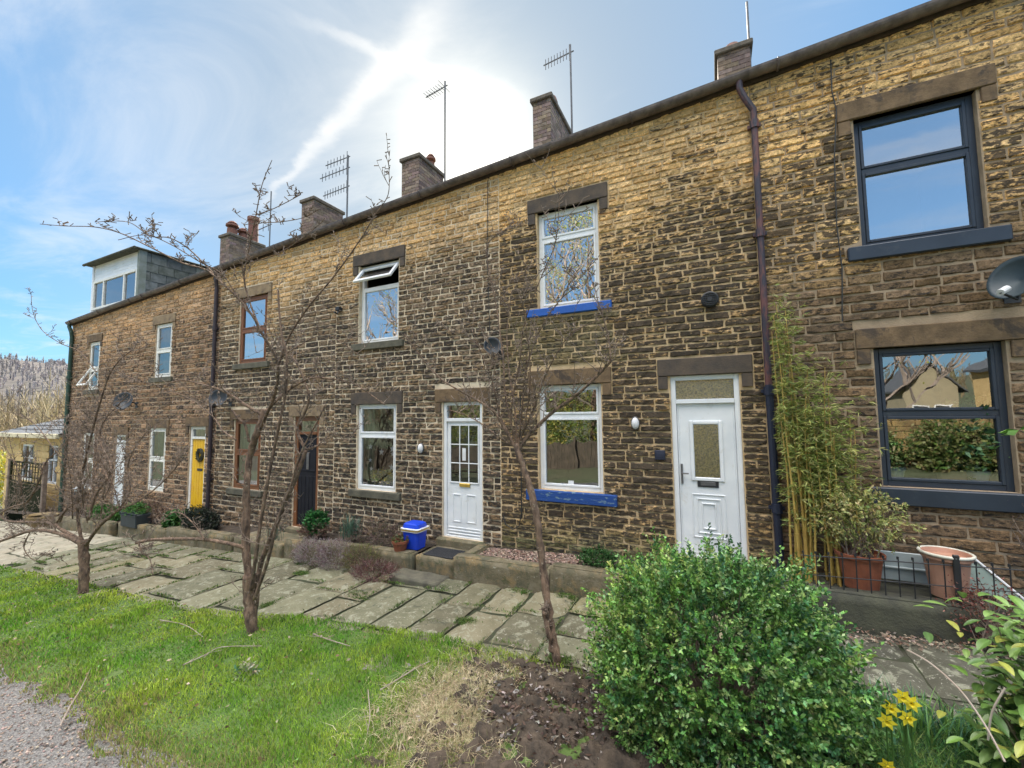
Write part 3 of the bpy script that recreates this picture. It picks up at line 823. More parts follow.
hF = house_shell('F', XF, XE, 'end terraced house with a white boarded dormer on its roof and a green drainpipe', 'mortar_brown', 'F',
    [WF_U, WF_L, DF], mk([lo(*WF_U[:2], WF_U[3]), lo(*WF_L[:2], WF_L[3]), lo(*DF[:2], DF[3], .24), so(*WF_U[:3])]), 16, ch=(0.10, 0.135), ln=(0.2, 0.42))

window(hA, *WA_U, frame='navy', lintel='lintel_brown', sill='navy', split=0.60, fw=0.06, sill_h=0.16, label='upper window with navy frame')
wAL = window(hA, *WA_L, frame='navy', lintel='lintel_brown', sill='navy', split=0.52, fw=0.06, sill_h=0.18, label='lower window with navy frame', glass='glass_mid')
door(hA, *WA2_D, 2.6, 'F', 'lintel_brown')
window(hB, *WB_U, sill='sill_blue', split=0.72, sill_h=0.12, sill_over=0.17, curtains=())
wBL = window(hB, *WB_L, sill='sill_blue_worn', split=0.70, sill_h=0.16, sill_over=0.19, lintel='lintel_brown', glass='glass_mid')
door(hB, *DB, 2.42, 'B')
window(hC, *WC_U, split=0.70, open_top=True)
wCL = window(hC, *WC_L, frame='upvc', recess=.04, split=0.64, glass='glass_low', curtains=((0.04, .3, 'curtain_green'),))
door(hC, *DC, 2.20, 'C', 'lintel_brown')
window(hD, *WD_U, recess=.02, fw=.07, frame='wood_brown', split=0.5, lintel='lintel_tan')
wDL = window(hD, *WD_L, recess=.02, fw=.07, frame='wood_brown', split=0.52, lintel='lintel_brown', glass='glass_low', curtains=((.05, .32, 'curtain_green'), (.35, .7, 'curtain_white'), (.72, .97, 'curtain_purple')))
door(hD, *DD, 1.95, 'D', 'lintel_tan')
window(hE, *WE_U, recess=.02, fw=.07, frame='upvc_old', split=0.5, lintel='lintel_tan', glass='glass_low', curtains=((.05, .5, 'curtain_green'),))
window(hE, *WE_L, recess=.02, fw=.07, frame='upvc_old', split=0.5, lintel='lintel_brown', glass='glass_low', sill=None, curtains=((.1, .45, 'curtain_green'),))
door(hE, *DE, 1.80, 'E', 'lintel_brown')
wFU = window(hF, *WF_U, recess=.02, fw=.07, frame='upvc_old', split=0.42, lintel='lintel_brown', glass='glass_low')
window(hF, *WF_L, recess=.02, fw=.07, frame='upvc_old', split=0.5, lintel='lintel_brown', glass='glass_low', sill=None)
door(hF, *DF, 1.65, 'F', 'lintel_brown')

# outward-opened casement on the end house
T = Matrix.Translation(Vector((WF_U[0]+.03, 0.05, 3.22+.66))) @ Matrix.Rotation(R(56), 4, 'X')
cb = MB()
for (a, b, c, e) in ((0, .05, -.66, 0), (.57, .62, -.66, 0), (.05, .57, -.05, 0), (.05, .57, -.66, -.61)):
    cb.box(a, b, -.02, .02, c, e, 0, .003, M=T.copy() @ Matrix.Rotation(R(-84), 4, 'X'))
cb.build('opened_sash', M['upvc_old'], wFU)

# chimneys (long party-wall stacks across the roof)
chimney(hB, 0.28, 0.80, 2.4, 3.3, 7.0, 8.93, pots=((0.54, 2.7, .15, .28, 'dome'),), seed=1)
chimney(hC, -3.40, -2.98, 2.4, 3.9, 6.9, 9.30, pots=((-3.17, 2.95, .15, .42, 'dome'),), seed=2)
chimney(hD, -7.06, -6.50, 2.35, 3.4, 6.7, 8.93, pots=((-6.74, 3.15, .11, .50, 'cowl'),), seed=3)
chimney(hE, -10.72, -10.2, 2.25, 3.3, 6.5, 8.66, seed=4)
chimney(hF, -14.62, -14.10, 2.2, 3.35, 6.2, 8.36, pots=((-14.36, 2.42, .16, .52, 'cowl'), (-14.36, 2.78, .15, .42, 'cowl'), (-14.36, 3.12, .17, .95, 'plain')), seed=5)

# dormer on the end house
dm = MB(); DX0, DX1, DY = -17.95, -14.92, 0.22
dzb, dzt = 5.42, 7.22
dm.box(DX0, DX0+.10, DY, DY+.12, dzb, dzt, 0, .005); dm.box(DX1-.10, DX1, DY-.02, DY+.12, dzb, dzt, 0, .005)
nb = 5
for i in range(nb):
    z = dzt-.52+i*.105
    dm.box(DX0+.10, DX1-.10, DY+.02+.008, DY+.05, z, z+.103, 0, .004)
dm.box(DX0+.1, DX1-.1, DY+.02, DY+.06, dzb, dzb+.34, 0, 0)
dormer = dm.build('dormer', M['upvc'], hF)
sm = MB(); cols = []; rr = random.Random(5)
y = DY+.13
for row in range(9):
    z0_ = dzb-.4+row*.27
    yy = DY+.06 - (0.2 if row % 2 else 0)
    while yy < 3.0:
        a = max(yy, DY+.06); b = min(yy+.40, 3.0)
        if b-a > .05:
            c = rr.uniform(.7, 1.35); n0 = len(sm.v)
            sm.add([(DX1+.002, a+.006, z0_), (DX1+.002, b-.006, z0_), (DX1+.002-.012, b-.006, z0_+.29), (DX1+.002-.012, a+.006, z0_+.29), (DX1-.02, a+.006, z0_), (DX1-.02, b-.006, z0_), (DX1-.03, b-.006, z0_+.29), (DX1-.03, a+.006, z0_+.29)],
                   [(0,1,2,3),(4,7,6,5),(0,4,5,1),(1,5,6,2),(2,6,7,3),(3,7,4,0)])
            cols += [(c, c, c*rr.uniform(.9, 1.1), 1)]*(len(sm.v)-n0)
        yy += .40
# slates of the two cheeks never rise above the dormer top
sm.v = [(p[0], p[1], min(p[2], dzt-.01)) for p in sm.v]
n0 = len(sm.v); sm.box(DX1-.05, DX1-.032, DY+.1, 3.0, dzb-.6, dzt-.02); cols += [(.5,.5,.5,1)]*(len(sm.v)-n0)
lc_ = MB(); lc_.box(DX0+.01, DX0+.04, DY+.12, 3.0, dzb-.6, dzt-.02); lc_.build('side_cheek', M['lead'], dormer)
sm.c = cols; sm.build('slate_cheek', M['slate_moss'], dormer, recalc=False)
rf = MB()
rf.box(DX0-.14, DX1+.07, DY-.14, 3.2, dzt+.0, dzt+.05, 0, .015); rf.tube([(DX0-.14, DY-.17, dzt+.01), (DX1+.07, DY-.17, dzt+.01)], .04, 8)
rf.build('dormer_roof', M['kerb_dark'], dormer)
cr = MB(); cr.box(DX1-.10, DX1+.012, DY-.03, DY+.16, dzb-.1, dzt, 0, .01); cr.build('corner_flashing', M['lead'], dormer)
wf = MB()
wz0, wz1 = dzb+.34, dzt-.53
frame_rect(wf, DX0+.14, DX1-.14, wz0, wz1, .07, DY-.01, DY+.06)
for u in (.25, .72):
    x = DX0+.14+(DX1-DX0-.28)*u; wf.box(x-.035, x+.035, DY-.008, DY+.058, wz0+.06, wz1-.06, 0, .004)
wf.build('dormer_window', M['upvc_old'], dormer)
g = MB(); pane(g, DX0+.2, DX1-.2, wz0+.06, wz1-.06, DY+.03); g.build('dormer_pane', M['glass_mid'], dormer, recalc=False)
g = MB(); g.box(DX0+.12, DX1-.12, DY+.3, DY+.32, wz0-.1, wz1+.1); g.build('dormer_room', M['interior'], dormer)

# rainwater pipes
def downpipe(house, pts, rad, mt, name='downpipe', collars=()):
    mb = MB(); mb.tube(pts, rad, 10)
    for c in collars: mb.tube([(c[0], c[1], c[2]-.05), (c[0], c[1], c[2]+.05)], rad*1.35, 10)
    for c in collars: mb.box(c[0]-rad*1.9, c[0]+rad*1.9, c[1]+rad*.6, 0.0, c[2]-.02, c[2]+.02)
    return mb.build(name, M[mt], house, smooth=False)
xp = 0.56
downpipe(hB, [(0.42, -.115, eave(.42)-.02), (0.42, -.115, eave(.42)-.12), (0.47, -.10, eave(.42)-.25), (xp, -.075, eave(.42)-.42), (xp, -.07, eave(.42)-.55), (xp, -.07, 2.62)], .038, 'pipe_red', collars=((xp, -.07, 5.82), (xp, -.07, 4.45)))
downpipe(hB, [(xp, -.07, 2.62), (xp+.02, -.07, .4)], .042, 'pipe_navy', 'lower_downpipe', collars=((xp, -.07, 2.55), (xp+.015, -.07, 1.2)))
downpipe(hE, [(-10.52, -.12, eave(-10.5)-.02), (-10.52, -.10, eave(-10.5)-.25), (-10.54, -.07, eave(-10.5)-.4), (-10.54, -.07, -.4)], .042, 'pipe_dark', collars=((-10.54, -.07, 4.4), (-10.54, -.07, 2.6), (-10.54, -.07, .9)))
downpipe(hF, [(-18.3, -.12, eave(-18.3)-.02), (-18.3, -.12, eave(-18.3)-.12), (-18.22, -.09, eave(-18.3)-.3), (-18.22, -.07, eave(-18.3)-.45), (-18.22, -.07, -.9)], .05, 'pipe_green', collars=((-18.22, -.07, 3.6), (-18.22, -.07, 1.5)))

# cables on the walls
def cable(house, pts, rad=.006):
    mb = MB(); mb.tube(pts, rad, 5); return mb.build('cable', M['cable'], house)
cable(hA, [(1.36, -.03, eave(1.36)-.1), (1.35, -.035, 6.0), (1.38, -.03, 5.75), (1.33, -.035, 5.2), (1.31, -.03, 4.4), (1.33, -.035, 3.9), (1.30, -.03, 3.3)], .007)
cable(hB, [(-2.66, -.04, 2.6), (-2.67, -.04, 1.9), (-2.66, -.04, 1.3), (-2.66, -.045, .85), (-2.70, -.05, .66), (-2.80, -.05, .60), (-2.92, -.05, .66), (-2.97, -.05, .80)], .009)
cable(hC, [(-3.20, -.035, eave(-3.2)-.1), (-3.22, -.035, 4.9), (-3.18, -.035, 3.6)], .006)

# ------------------------------------------------------------------ fittings on the walls
def bulkhead(x, z, label):
    t = thing('wall_lamp', (x, 0, z), label, 'wall lamp', 'oval bulkhead wall lamps')
    b = MB(); b.lathe([(.055, 0), (.06, .02), (.055, .035)], (0,0,0), 18, sy=1.55)
    Mx = Matrix.Translation(Vector((x, -.02, z))) @ Matrix.Rotation(R(90), 4, 'X')
    b.v = [tuple(Mx @ Vector(p)) for p in b.v]; b.build('base', M['metal_grey'], t)
    g = MB(); g.lathe([(.05, .03), (.046, .05), (.03, .07), (.001, .076)], (0,0,0), 18, sy=1.6)
    g.v = [tuple(Mx @ Vector(p)) for p in g.v]; g.build('lamp_glass', M['white_plastic'], t, smooth=True)
    return t
bulkhead(-0.98, 2.17, 'oval bulkhead lamp between the blue-silled window and the frosted-pane door')
bulkhead(-4.52, 1.75, 'oval bulkhead lamp between the star-decorated window and the nine-pane door')

v = MB()
vc = Vector((-0.02, -.03, 3.72))
Mx = Matrix.Translation(vc) @ Matrix.Rotation(R(90), 4, 'X')
v.lathe([(.10, -.03), (.105, .0), (.10, .035), (.085, .045)], (0,0,0), 20)
for i in range(-3, 4):
    h_ = math.sqrt(max(0, .085**2-(i*.024)**2)); v.box(i*.024-.005, i*.024+.005, -h_, h_, .03, .045); v.box(-h_, h_, i*.024-.005, i*.024+.005, .035, .05)
v.lathe([(.03, .03), (.03, .055), (.001, .055)], (0,0,0), 12)
v.v = [tuple(Mx @ Vector(p)) for p in v.v]; v.build('air_vent', M['black_plastic'], hB)
v = MB(); v.box(-.75, -.62, -.035, 0, 1.70, 1.82, 0, .006); v.box(-.73, -.64, -.04, -.034, 1.73, 1.79, 0, .002); v.build('meter_box', M['pipe_navy'], hB)
v = MB(); v.box(-6.56, -6.46, -.10, 0, 4.34, 4.42, 0, .01); v.tube([(-6.5, -.05, 4.36), (-6.5, -.1, 4.28), (-6.5, -.16, 4.3)], .02, 6); v.build('wall_bracket', M['black_plastic'], hC)

def dish(x, y, z, r_, az, mt, label, arm_dir):
    t = thing('satellite_dish', (x, 0, z), label, 'satellite dish', 'satellite dishes on the terrace')
    n = Vector((math.sin(az), -math.cos(az), .35)).normalized()
    q = n.to_track_quat('Z', 'Y').to_matrix().to_4x4(); q.translation = Vector((x, y, z))
    b = MB(); prof = [(0.001, 0), (r_*.3, .012), (r_*.6, .035), (r_*.85, .065), (r_, .09), (r_*1.01, .085), (r_*.85, .055), (r_*.3, .0), (0.001, -.01)]
    b.lathe(prof, (0,0,0), 26, sy=1.12); b.v = [tuple(q @ Vector(p)) for p in b.v]; b.build('reflector', M[mt], t, smooth=True)
    c = Vector((x, y, z))
    lo_ = c - q.to_3x3() @ Vector((0, r_*1.0, 0)) if (q.to_3x3() @ Vector((0,1,0))).z > 0 else c + q.to_3x3() @ Vector((0, r_, 0))
    f = c + n*r_*1.5 + Vector((0, 0, -.22))
    a = MB(); a.tube([c - n*.02, lo_, f], .012, 6); a.build('feed_arm', M['black_plastic'], t)
    l = MB(); l.tube([f, f+(c-f).normalized()*.10], .03, 10); l.build('receiver', M['white_plastic' if mt == 'dish' else 'black_plastic'], t)
    w = MB(); w.tube([c-n*.02, Vector((x+arm_dir*.02, -.06, z-.02)), Vector((x+arm_dir*.05, 0, z-.08))], .018, 8); w.box(x+arm_dir*.05-.06, x+arm_dir*.05+.06, -.02, 0, z-.16, z+.0)
    w.build('wall_mount', M['black_plastic'], t)
    return t
dish(2.60, -.26, 3.50, .19, R(-52), 'dish', 'grey-green satellite dish above the lower navy-framed window', 1)
dish(-3.05, -.2, 3.32, .13, R(30), 'dish_dark', 'dark satellite dish left of the upper blue-silled window, behind bare twigs', 1)
dish(-9.98, -.22, 2.72, .18, R(38), 'dish_dark', 'dark satellite dish just right of the long maroon drainpipe', 1)
dish(-14.15, -.25, 2.75, .22, R(38), 'dish_dark', 'black satellite dish between the two leftmost house doors, above the yellow-door house window', 1)

def aerial(x, y, z0_, z1_, heads, label, rad=.024):
    t = thing('tv_aerial', (x, y, z0_), label, 'aerial', 'rooftop television aerials')
    p = MB(); p.tube([(x, y, z0_), (x, y, z1_)], rad, 6); p.build('pole', M['metal_grey'], t)
    for (zz, ln_, n, vert, up) in heads:
        h = MB(); dx = -ln_*.92; dy = ln_*.1
        h.tube([(x+.08, y, zz), (x+dx, y+dy, zz+up)], .015, 5)
        for i in range(n):
            u = (i+.3)/n; px, py, pz = x+dx*u, y+dy*u, zz+up*u
            L = .13 if i else .2
            if vert: h.tube([(px, py, pz-L), (px, py, pz+L)], .010, 4)
            else: h.tube([(px-.02, py-L*1.2, pz-.0), (px+.02, py+L*1.2, pz)], .007, 4); h.tube([(px, py, pz-.05), (px, py, pz+.05)], .006, 4)
        h.build('aerial_head', M['metal_grey'], t)
    return t
aerial(-6.17, 3.0, 7.6, 11.22, [(11.08, .75, 8, False, -.02)], 'tall aerial pole with one small slanted head, beside the third chimney from the right')
aerial(-2.69, 3.0, 7.8, 10.80, [(10.62, .75, 9, True, .0)], 'aerial pole with an upright-toothed head beside the domed chimney')
aerial(-9.70, 3.0, 7.6, 10.18, [(10.12, 1.2, 7, True, .1), (9.78, 1.5, 8, True, .1), (9.20, 1.3, 9, True, .05)], 'aerial pole carrying three stacked heads over the flat-capped chimney')
aerial(0.80, 2.5, 8.3, 9.75, [], 'bare thin pole fixed to the nearest chimney', rad=.020)
aerial(-13.72, 3.3, 7.6, 10.2, [(9.0, 1.9, 5, True, 0), (9.55, .9, 4, False, 0)], 'leftmost aerial with two heads, behind the three chimney pots', rad=.020)
HOUSE_FIX = True

# ------------------------------------------------------------------ ground, path, lawn, track
def clampi(v, a, b): return max(a, min(b, v))
def far_h(x, y):
    z = gz(x) - 0.10
    if y < -12: z += 0.025*(-12-y) if y > -60 else 1.2 + 0.07*(-60-y) if y > -200 else 11.0 + .06*(-200-y)
    return z
def axis(vals):
    return sorted(set(vals))
xs = axis([-1500,-900,-600,-400,-300,-220,-160,-120,-90,-75,-60]+[-60+4*i for i in range(1, 23)]+[35,45,60,90,140,220,400,700,1200])
ys = axis([-1200,-700,-400,-280,-220,-160,-130,-100,-80,-60,-45,-35,-28,-22,-17,-14,-12,-10,-6,-3,0,3,6,10,16,25,40,70,120,200,400,800,1300])
gb = MB(); nx = len(xs)
for y in ys:
    for x in xs:
        z = far_h(x, y)
        if y < -60 and y > -700: z += 6*noise.noise(Vector((x*.01, y*.01, 2)))
        gb.v.append((x, y, z))
for j in range(len(ys)-1):
    for i in range(nx-1):
        gb.f.append((j*nx+i, j*nx+i+1, (j+1)*nx+i+1, (j+1)*nx+i)); gb.m.append(0)
tag(gb.build('ground', M['earth_far'], recalc=False, smooth=True), kind='structure')

def strip(name, fy0, fy1, xa, xb, dz, mt, step=.25, ny=8, bumps=0.0, lip=0.0):
    mb = MB(); n = int((xb-xa)/step)
    for i in range(n+1):
        x = xa+(xb-xa)*i/n; a, b = fy0(x), fy1(x)
        for j in range(ny+1):
            v = j/ny; y = a+(b-a)*v
            z = gz(x)+dz+bumps*noise.noise(Vector((x*1.3, y*1.3, 5)))+bumps*.5*noise.noise(Vector((x*5, y*5, 5)))
            if lip and j in (0, ny): z -= lip
            mb.v.append((x, y, z))
    for i in range(n):
        for j in range(ny):
            mb.f.append((i*(ny+1)+j, (i+1)*(ny+1)+j, (i+1)*(ny+1)+j+1, i*(ny+1)+j+1)); mb.m.append(0)
    return tag(mb.build(name, M[mt], recalc=False, smooth=True), kind='structure')

def lawn_back(x):
    pts = [(-40, -2.9), (-12.2, -2.76), (-9.8, -2.68), (-7.6, -2.66), (-5.9, -2.62), (-4.5, -2.36), (-3.1, -2.2), (-2.2, -2.18), (-1.7, -2.25), (0, -2.3), (9, -2.3)]
    for (a, ya), (b, yb) in zip(pts[:-1], pts[1:]):
        if a <= x <= b: return ya+(yb-ya)*(x-a)/(b-a) + .035*noise.noise(Vector((x*3, 1, 1)))
    return pts[-1][1]
def lawn_front(x): return -4.10 + .10*noise.noise(Vector((x*1.7, 7, 1))) + .05*noise.noise(Vector((x*6, 7, 1))) - max(0, (x+2.2))*.9
strip('path_bed', lambda x: -.5, lambda x: -3.0, -34, 7, -0.035, 'joint', step=.3, ny=12, bumps=.008)
lawn = strip('lawn', lawn_back, lawn_front, -34, 4.0, 0.03, 'lawn_soil', step=.12, ny=14, bumps=.018, lip=.05)
strip('gravel_track', lambda x: -3.9-max(0, (x+2.2))*.9, lambda x: -8.2-max(0, (x+2.2))*.9, -40, 4.5, -0.012, 'gravel', step=.3, ny=14, bumps=.02)

# flagstones
rs = random.Random(21)
V = []; Fq = []; cl = []
def slab(x0, x1, y0, y1, c, top=0.02):
    g = rs.uniform(.006, .026)
    x0 += g; x1 -= g; y0 += g; y1 -= g
    tilt = rs.uniform(-.008, .008); tiltx = rs.uniform(-.006, .006); h = top+rs.uniform(-.008, .010)
    nx_ = max(3, int((x1-x0)/.09)); ny_ = max(3, int((y1-y0)/.09))
    base = len(V); sk = rs.uniform(-.16, .16)
    for j in range(ny_+1):
        for i in range(nx_+1):
            u, v = i/nx_, j/ny_
            e = min(u*(x1-x0), (1-u)*(x1-x0), v*(y1-y0), (1-v)*(y1-y0))
            px = x0+(x1-x0)*u + sk*(v-.5)*.3; py = y0+(y1-y0)*v
            if i in (0, nx_) or j in (0, ny_):
                px += .028*noise.noise(Vector((px*6, py*6, 1))); py += .028*noise.noise(Vector((px*6, py*6, 9)))
            z = gz(px)+h+tilt*(v-.5)*2+tiltx*(u-.5)*2+.005*noise.noise(Vector((px*4, py*4, 3)))
            if e < .001: z -= .045
            elif False: pass
            V.append((px, py, z))
            k = 1+.12*noise.noise(Vector((px*3, py*3, 8)))
            cl.append((c[0]*k, c[1]*k, c[2]*k, 1))
    for j in range(ny_):
        for i in range(nx_):
            q = base+j*(nx_+1)+i
            Fq.append((q, q+1, q+nx_+2, q+nx_+1))
JOINTS = []
x = -24.0
while x < 7.0:
    w = rs.uniform(.36, .90)
    yb = -2.85; y = -0.70 - rs.uniform(0, .3)
    ys0 = -0.66
    edges = [ys0]
    y = ys0 - rs.uniform(.35, 1.0)
    while y > yb: edges.append(y); y -= rs.uniform(.45, 1.15)
    edges.append(yb-.1)
    for a, b in zip(edges[:-1], edges[1:]):
        r_ = rs.random()
        if x < -12.5: c = (.40, .37, .33)
        elif x > .2: c = (.085, .085, .07)
        elif r_ < .12: c = (.27, .25, .155)
        elif r_ < .5: c = (.205, .205, .15)
        elif r_ < .75: c = (.245, .225, .165)
        else: c = (.17, .16, .115)
        k = rs.uniform(.8, 1.2)
        
        slab(x, x+w, b, a, tuple(q*k for q in c)); JOINTS.append((x+rs.uniform(0, w), b, 0)); JOINTS.append((x, rs.uniform(b, a), 1))
    x += w
tag(raw_mesh('path', V, Fq, M['slab'], cl), kind='structure')

# planting terrace between kerb and house
def strip_bed(x0, x1, y0, y1, dz, mt, name='planting_bed'):
    mb = MB(); n = max(2, int((x1-x0)/.12)); m_ = 8
    for i in range(n+1):
        for j in range(m_+1):
            x = x0+(x1-x0)*i/n; y = y0+(y1-y0)*j/m_
            mb.v.append((x, y, gz(x)+dz+.025*noise.noise(Vector((x*4, y*4, 2)))+.012*noise.noise(Vector((x*15, y*15, 2)))))
    for i in range(n):
        for j in range(m_):
            q = i*(m_+1)+j; mb.f.append((q, q+m_+1, q+m_+2, q+1)); mb.m.append(0)
    b = [(x0, y0), (x1, y0), (x1, y1), (x0, y1)]
    return tag(mb.build(name, M[mt], recalc=False, smooth=True), kind='structure')
strip_bed(-22.0, -7.9, -.62, .02, .26, 'soil')
strip_bed(-6.95, -4.15, -.66, .02, .27, 'soil')
strip_bed(-3.22, -.65, -.6, .02, .27, 'soil')
strip_bed(.36, 6.2, -.6, .02, .29, 'kerb_dark')
strip_bed(-.65, .36, -.6, .02, .22, 'kerb')

def kerb_run(x0, x1, label, mt='kerb', y=-.70, wdt=.17, top=.32, blk=(.8, 1.3), side=None, seed=0):
    r = random.Random(seed); t = thing('stone_kerb', ((x0+x1)/2, y+wdt/2, gz((x0+x1)/2)), label, 'kerb', 'gritstone kerbs edging the front beds')
    x = x0
    def blockm(a, b, ya, yb, sl=True):
        mb = MB(); nx_, ny_, nz_ = max(3, int((b-a)/.06)), 4, 5
        # rounded rough block
        bm = bmesh.new(); bmesh.ops.create_cube(bm, size=1.0)
        bmesh.ops.bevel(bm, geom=bm.edges[:], offset=.03, segments=2, affect='EDGES')
        bmesh.ops.subdivide_edges(bm, edges=bm.edges[:], cuts=4, use_grid_fill=True)
        vs = []
        for v_ in bm.verts:
            px = a+(b-a)*(v_.co.x+.5); py = ya+(yb-ya)*(v_.co.y+.5)
            zb_ = gz(px)-.12; zt_ = gz((a+b)/2)*.5+gz(px)*.5+top+joff
            pz = zb_+(zt_-zb_)*(v_.co.z+.5)
            n_ = noise.noise_vector(Vector((px*6, py*6, pz*6)))*.014 + noise.noise_vector(Vector((px*20, py*20, pz*20)))*.004
            vs.append((px+n_.x, py+n_.y, pz+n_.z*.6))
        fs = [tuple(q.index for q in f.verts) for f in bm.faces]; bm.free()
        mb.add(vs, fs); mb.build('kerb_block', M[mt], t, smooth=True)
    while x < x1-.2:
        l = r.uniform(*blk); b = min(x+l, x1)
        if x1-b < .3: b = x1
        joff = r.uniform(-.015, .015)
        blockm(x+.006, b-.006, y, y+wdt); x = b
    if side is not None:
        joff = 0
        blockm(side, side+.15, y+wdt+.01, -.03)
    return t
kerb_run(-18.0, -13.3, 'stone kerb before the leftmost house, under the bare low branches', seed=1, y=-.74)
kerb_run(-12.9, -8.5, 'long brown kerb below the yellow door', seed=2, y=-.74)
kerb_run(-7.0, -4.15, 'kerb half hidden by purple heather', seed=3, y=-.72)
kerb_run(-3.42, -.60, 'kerb of long blocks in front of the worn blue sill', seed=4, y=-.72, side=-3.36, blk=(1.4, 1.6))
kerb_run(.40, 6.0, 'dark mossy kerb below the cream pot and wire edging', 'kerb_dark', seed=5, y=-.70, blk=(1.6, 2.4))

# door steps
def step(x0, x1, y0, y1, z0, z1, label, mt='kerb'):
    mb = MB(); mb.box(x0, x1, y0, y1, z0, z1, 0, .02)
    bm = bmesh.new(); me = bpy.data.meshes.new('t'); me.from_pydata(mb.v, [], mb.f); bm.from_mesh(me); bmesh.ops.recalc_face_normals(bm, faces=bm.faces)
    bmesh.ops.subdivide_edges(bm, edges=bm.edges[:], cuts=4, use_grid_fill=True)
    m2 = MB(); vs = [tuple(v_.co + noise.noise_vector(v_.co*7)*.012) for v_ in bm.verts]; m2.add(vs, [tuple(q.index for q in f.verts) for f in bm.faces]); bm.free()
    return tag(m2.build('door_step', M[mt], smooth=True), label, 'step', 'stone door steps')
step(-4.13, -3.44, -.66, -.13, -.10, .235, 'upper stone step carrying the black doormat, at the nine-pane white door')
step(-4.30, -3.46, -1.04, -.72, -.12, .055, 'low rough stone step below the doormat', 'sill_stone')
step(-8.4, -7.03, -.75, -.13, -.4, .04, 'stone step in front of the near-black door')

def lowpoly_mat(x, y, z, w, d, label):
    mb = MB(); mb.box(x-w/2, x+w/2, y-d/2, y+d/2, z, z+.022, 0, .008)
    for i in range(9): mb.box(x-w/2+.02, x+w/2-.02, y-d/2+.02+i*(d-.04)/9, y-d/2+.02+(i+.55)*(d-.04)/9, z+.02, z+.028)
    return tag(mb.build('doormat', M['mat_rubber']), label, 'doormat')
lowpoly_mat(-3.76, -.44, .237, .52, .36, 'black rubber doormat on the step of the nine-pane white door')

# ------------------------------------------------------------------ leaf helpers (numpy)
rng = np.random.default_rng(5)
def unit(a): return a/np.maximum(np.linalg.norm(a, axis=1, keepdims=True), 1e-9)
def leaf_quads(P, Dv, L, W, fold=0.25, droop=0.0, side=None):
    n = len(P)
    if side is None: side = unit(np.cross(Dv, rng.normal(size=(n, 3))))
    nrm = unit(np.cross(side, Dv))
    L = np.broadcast_to(np.asarray(L, float).reshape(-1, 1), (n, 1)); W = np.broadcast_to(np.asarray(W, float).reshape(-1, 1), (n, 1))
    m = P + Dv*L*0.5
    tip = P + Dv*L - nrm*L*droop + np.array([[0, 0, -1]])*L*droop*.5
    v = np.stack([P, m+side*W*.5+nrm*W*fold, tip, m-side*W*.5+nrm*W*fold], axis=1).reshape(-1, 3)
    f = np.arange(4*n).reshape(n, 4)
    return v, f
def rep(c, k): return np.repeat(c, k, axis=0)
def colpick(pal, n, var=.2):
    pal = np.array(pal, float); i = rng.integers(0, len(pal), n)
    c = pal[i]*rng.uniform(1-var, 1+var, (n, 1))*rng.uniform(.92, 1.08, (n, 3))
    return np.concatenate([c, np.ones((n, 1))], axis=1)

def sprig_cloud(n_sprig, surf, leaves_per, slen, leafL, leafW, pal, upbias=.5, var=.2, spread=.9):
    """sprigs start at surf() points with outward direction; leaves in pairs along each"""
    P0, D0 = surf(n_sprig)
    D0 = unit(D0 + rng.normal(size=D0.shape)*.45 + np.array([[0, 0, upbias]]))
    k = leaves_per
    t = np.tile(np.linspace(.05, 1, k), n_sprig)[:, None]
    sl = rep(rng.uniform(.6, 1.3, (n_sprig, 1))*slen, k)
    P = rep(P0, k)+rep(D0, k)*t*sl
    rad = unit(np.cross(rep(D0, k), rng.normal(size=(n_sprig*k, 3))))
    D = unit(rad*spread + rep(D0, k)*.7)
    c = colpick(pal, n_sprig, var); c = rep(c, k)*np.concatenate([rng.uniform(.85, 1.15, (n_sprig*k, 3)), np.ones((n_sprig*k, 1))], 1)
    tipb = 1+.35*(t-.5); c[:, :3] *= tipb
    V_, F_ = leaf_quads(P, D, leafL*rng.uniform(.7, 1.2, n_sprig*k), leafW*rng.uniform(.8, 1.2, n_sprig*k))
    return V_, F_, rep(c, 4), P0, D0, sl

def ellipsoid_surf(c, r, inner=.55, bump=.18, zmin=None, lumps=3.0, gap=None):
    c = np.array(c); r = np.array(r)
    def f(n):
        out = []; dirs = []
        while len(out) < n:
            d = rng.normal(size=3); d /= np.linalg.norm(d)
            k = 1+bump*noise.noise(Vector(tuple(d*lumps)))+bump*.6*noise.noise(Vector(tuple(d*lumps*2.7)))
            s = rng.uniform(inner, 1)**.6
            p = c+d*r*k*s
            if zmin is not None and p[2] < zmin: continue
            if gap is not None and s > .62 and noise.noise(Vector(tuple(d*5.2))+Vector((9, 2, 4))) < gap: continue
            out.append(p); dirs.append(d)
        return np.array(out), np.array(dirs)
    return f

def stems_mesh(P0, D0, base, name, mt, parent, n=40, r0=.008, r1=.003):
    mb = MB(); base = Vector(base)
    idx = rng.choice(len(P0), min(n, len(P0)), replace=False)
    for i in idx:
        p = Vector(P0[i]); b = base+Vector((rnd.uniform(-.12, .12), rnd.uniform(-.1, .1), 0))
        m_ = b.lerp(p, .5)+Vector((rnd.uniform(-.06, .06), rnd.uniform(-.06, .06), .08*(p-b).length))
        mb.tube([b, b.lerp(m_, .6), m_, p], [r0, r0*.8, (r0+r1)/2, r1], 5)
    return mb.build(name, M[mt], parent)

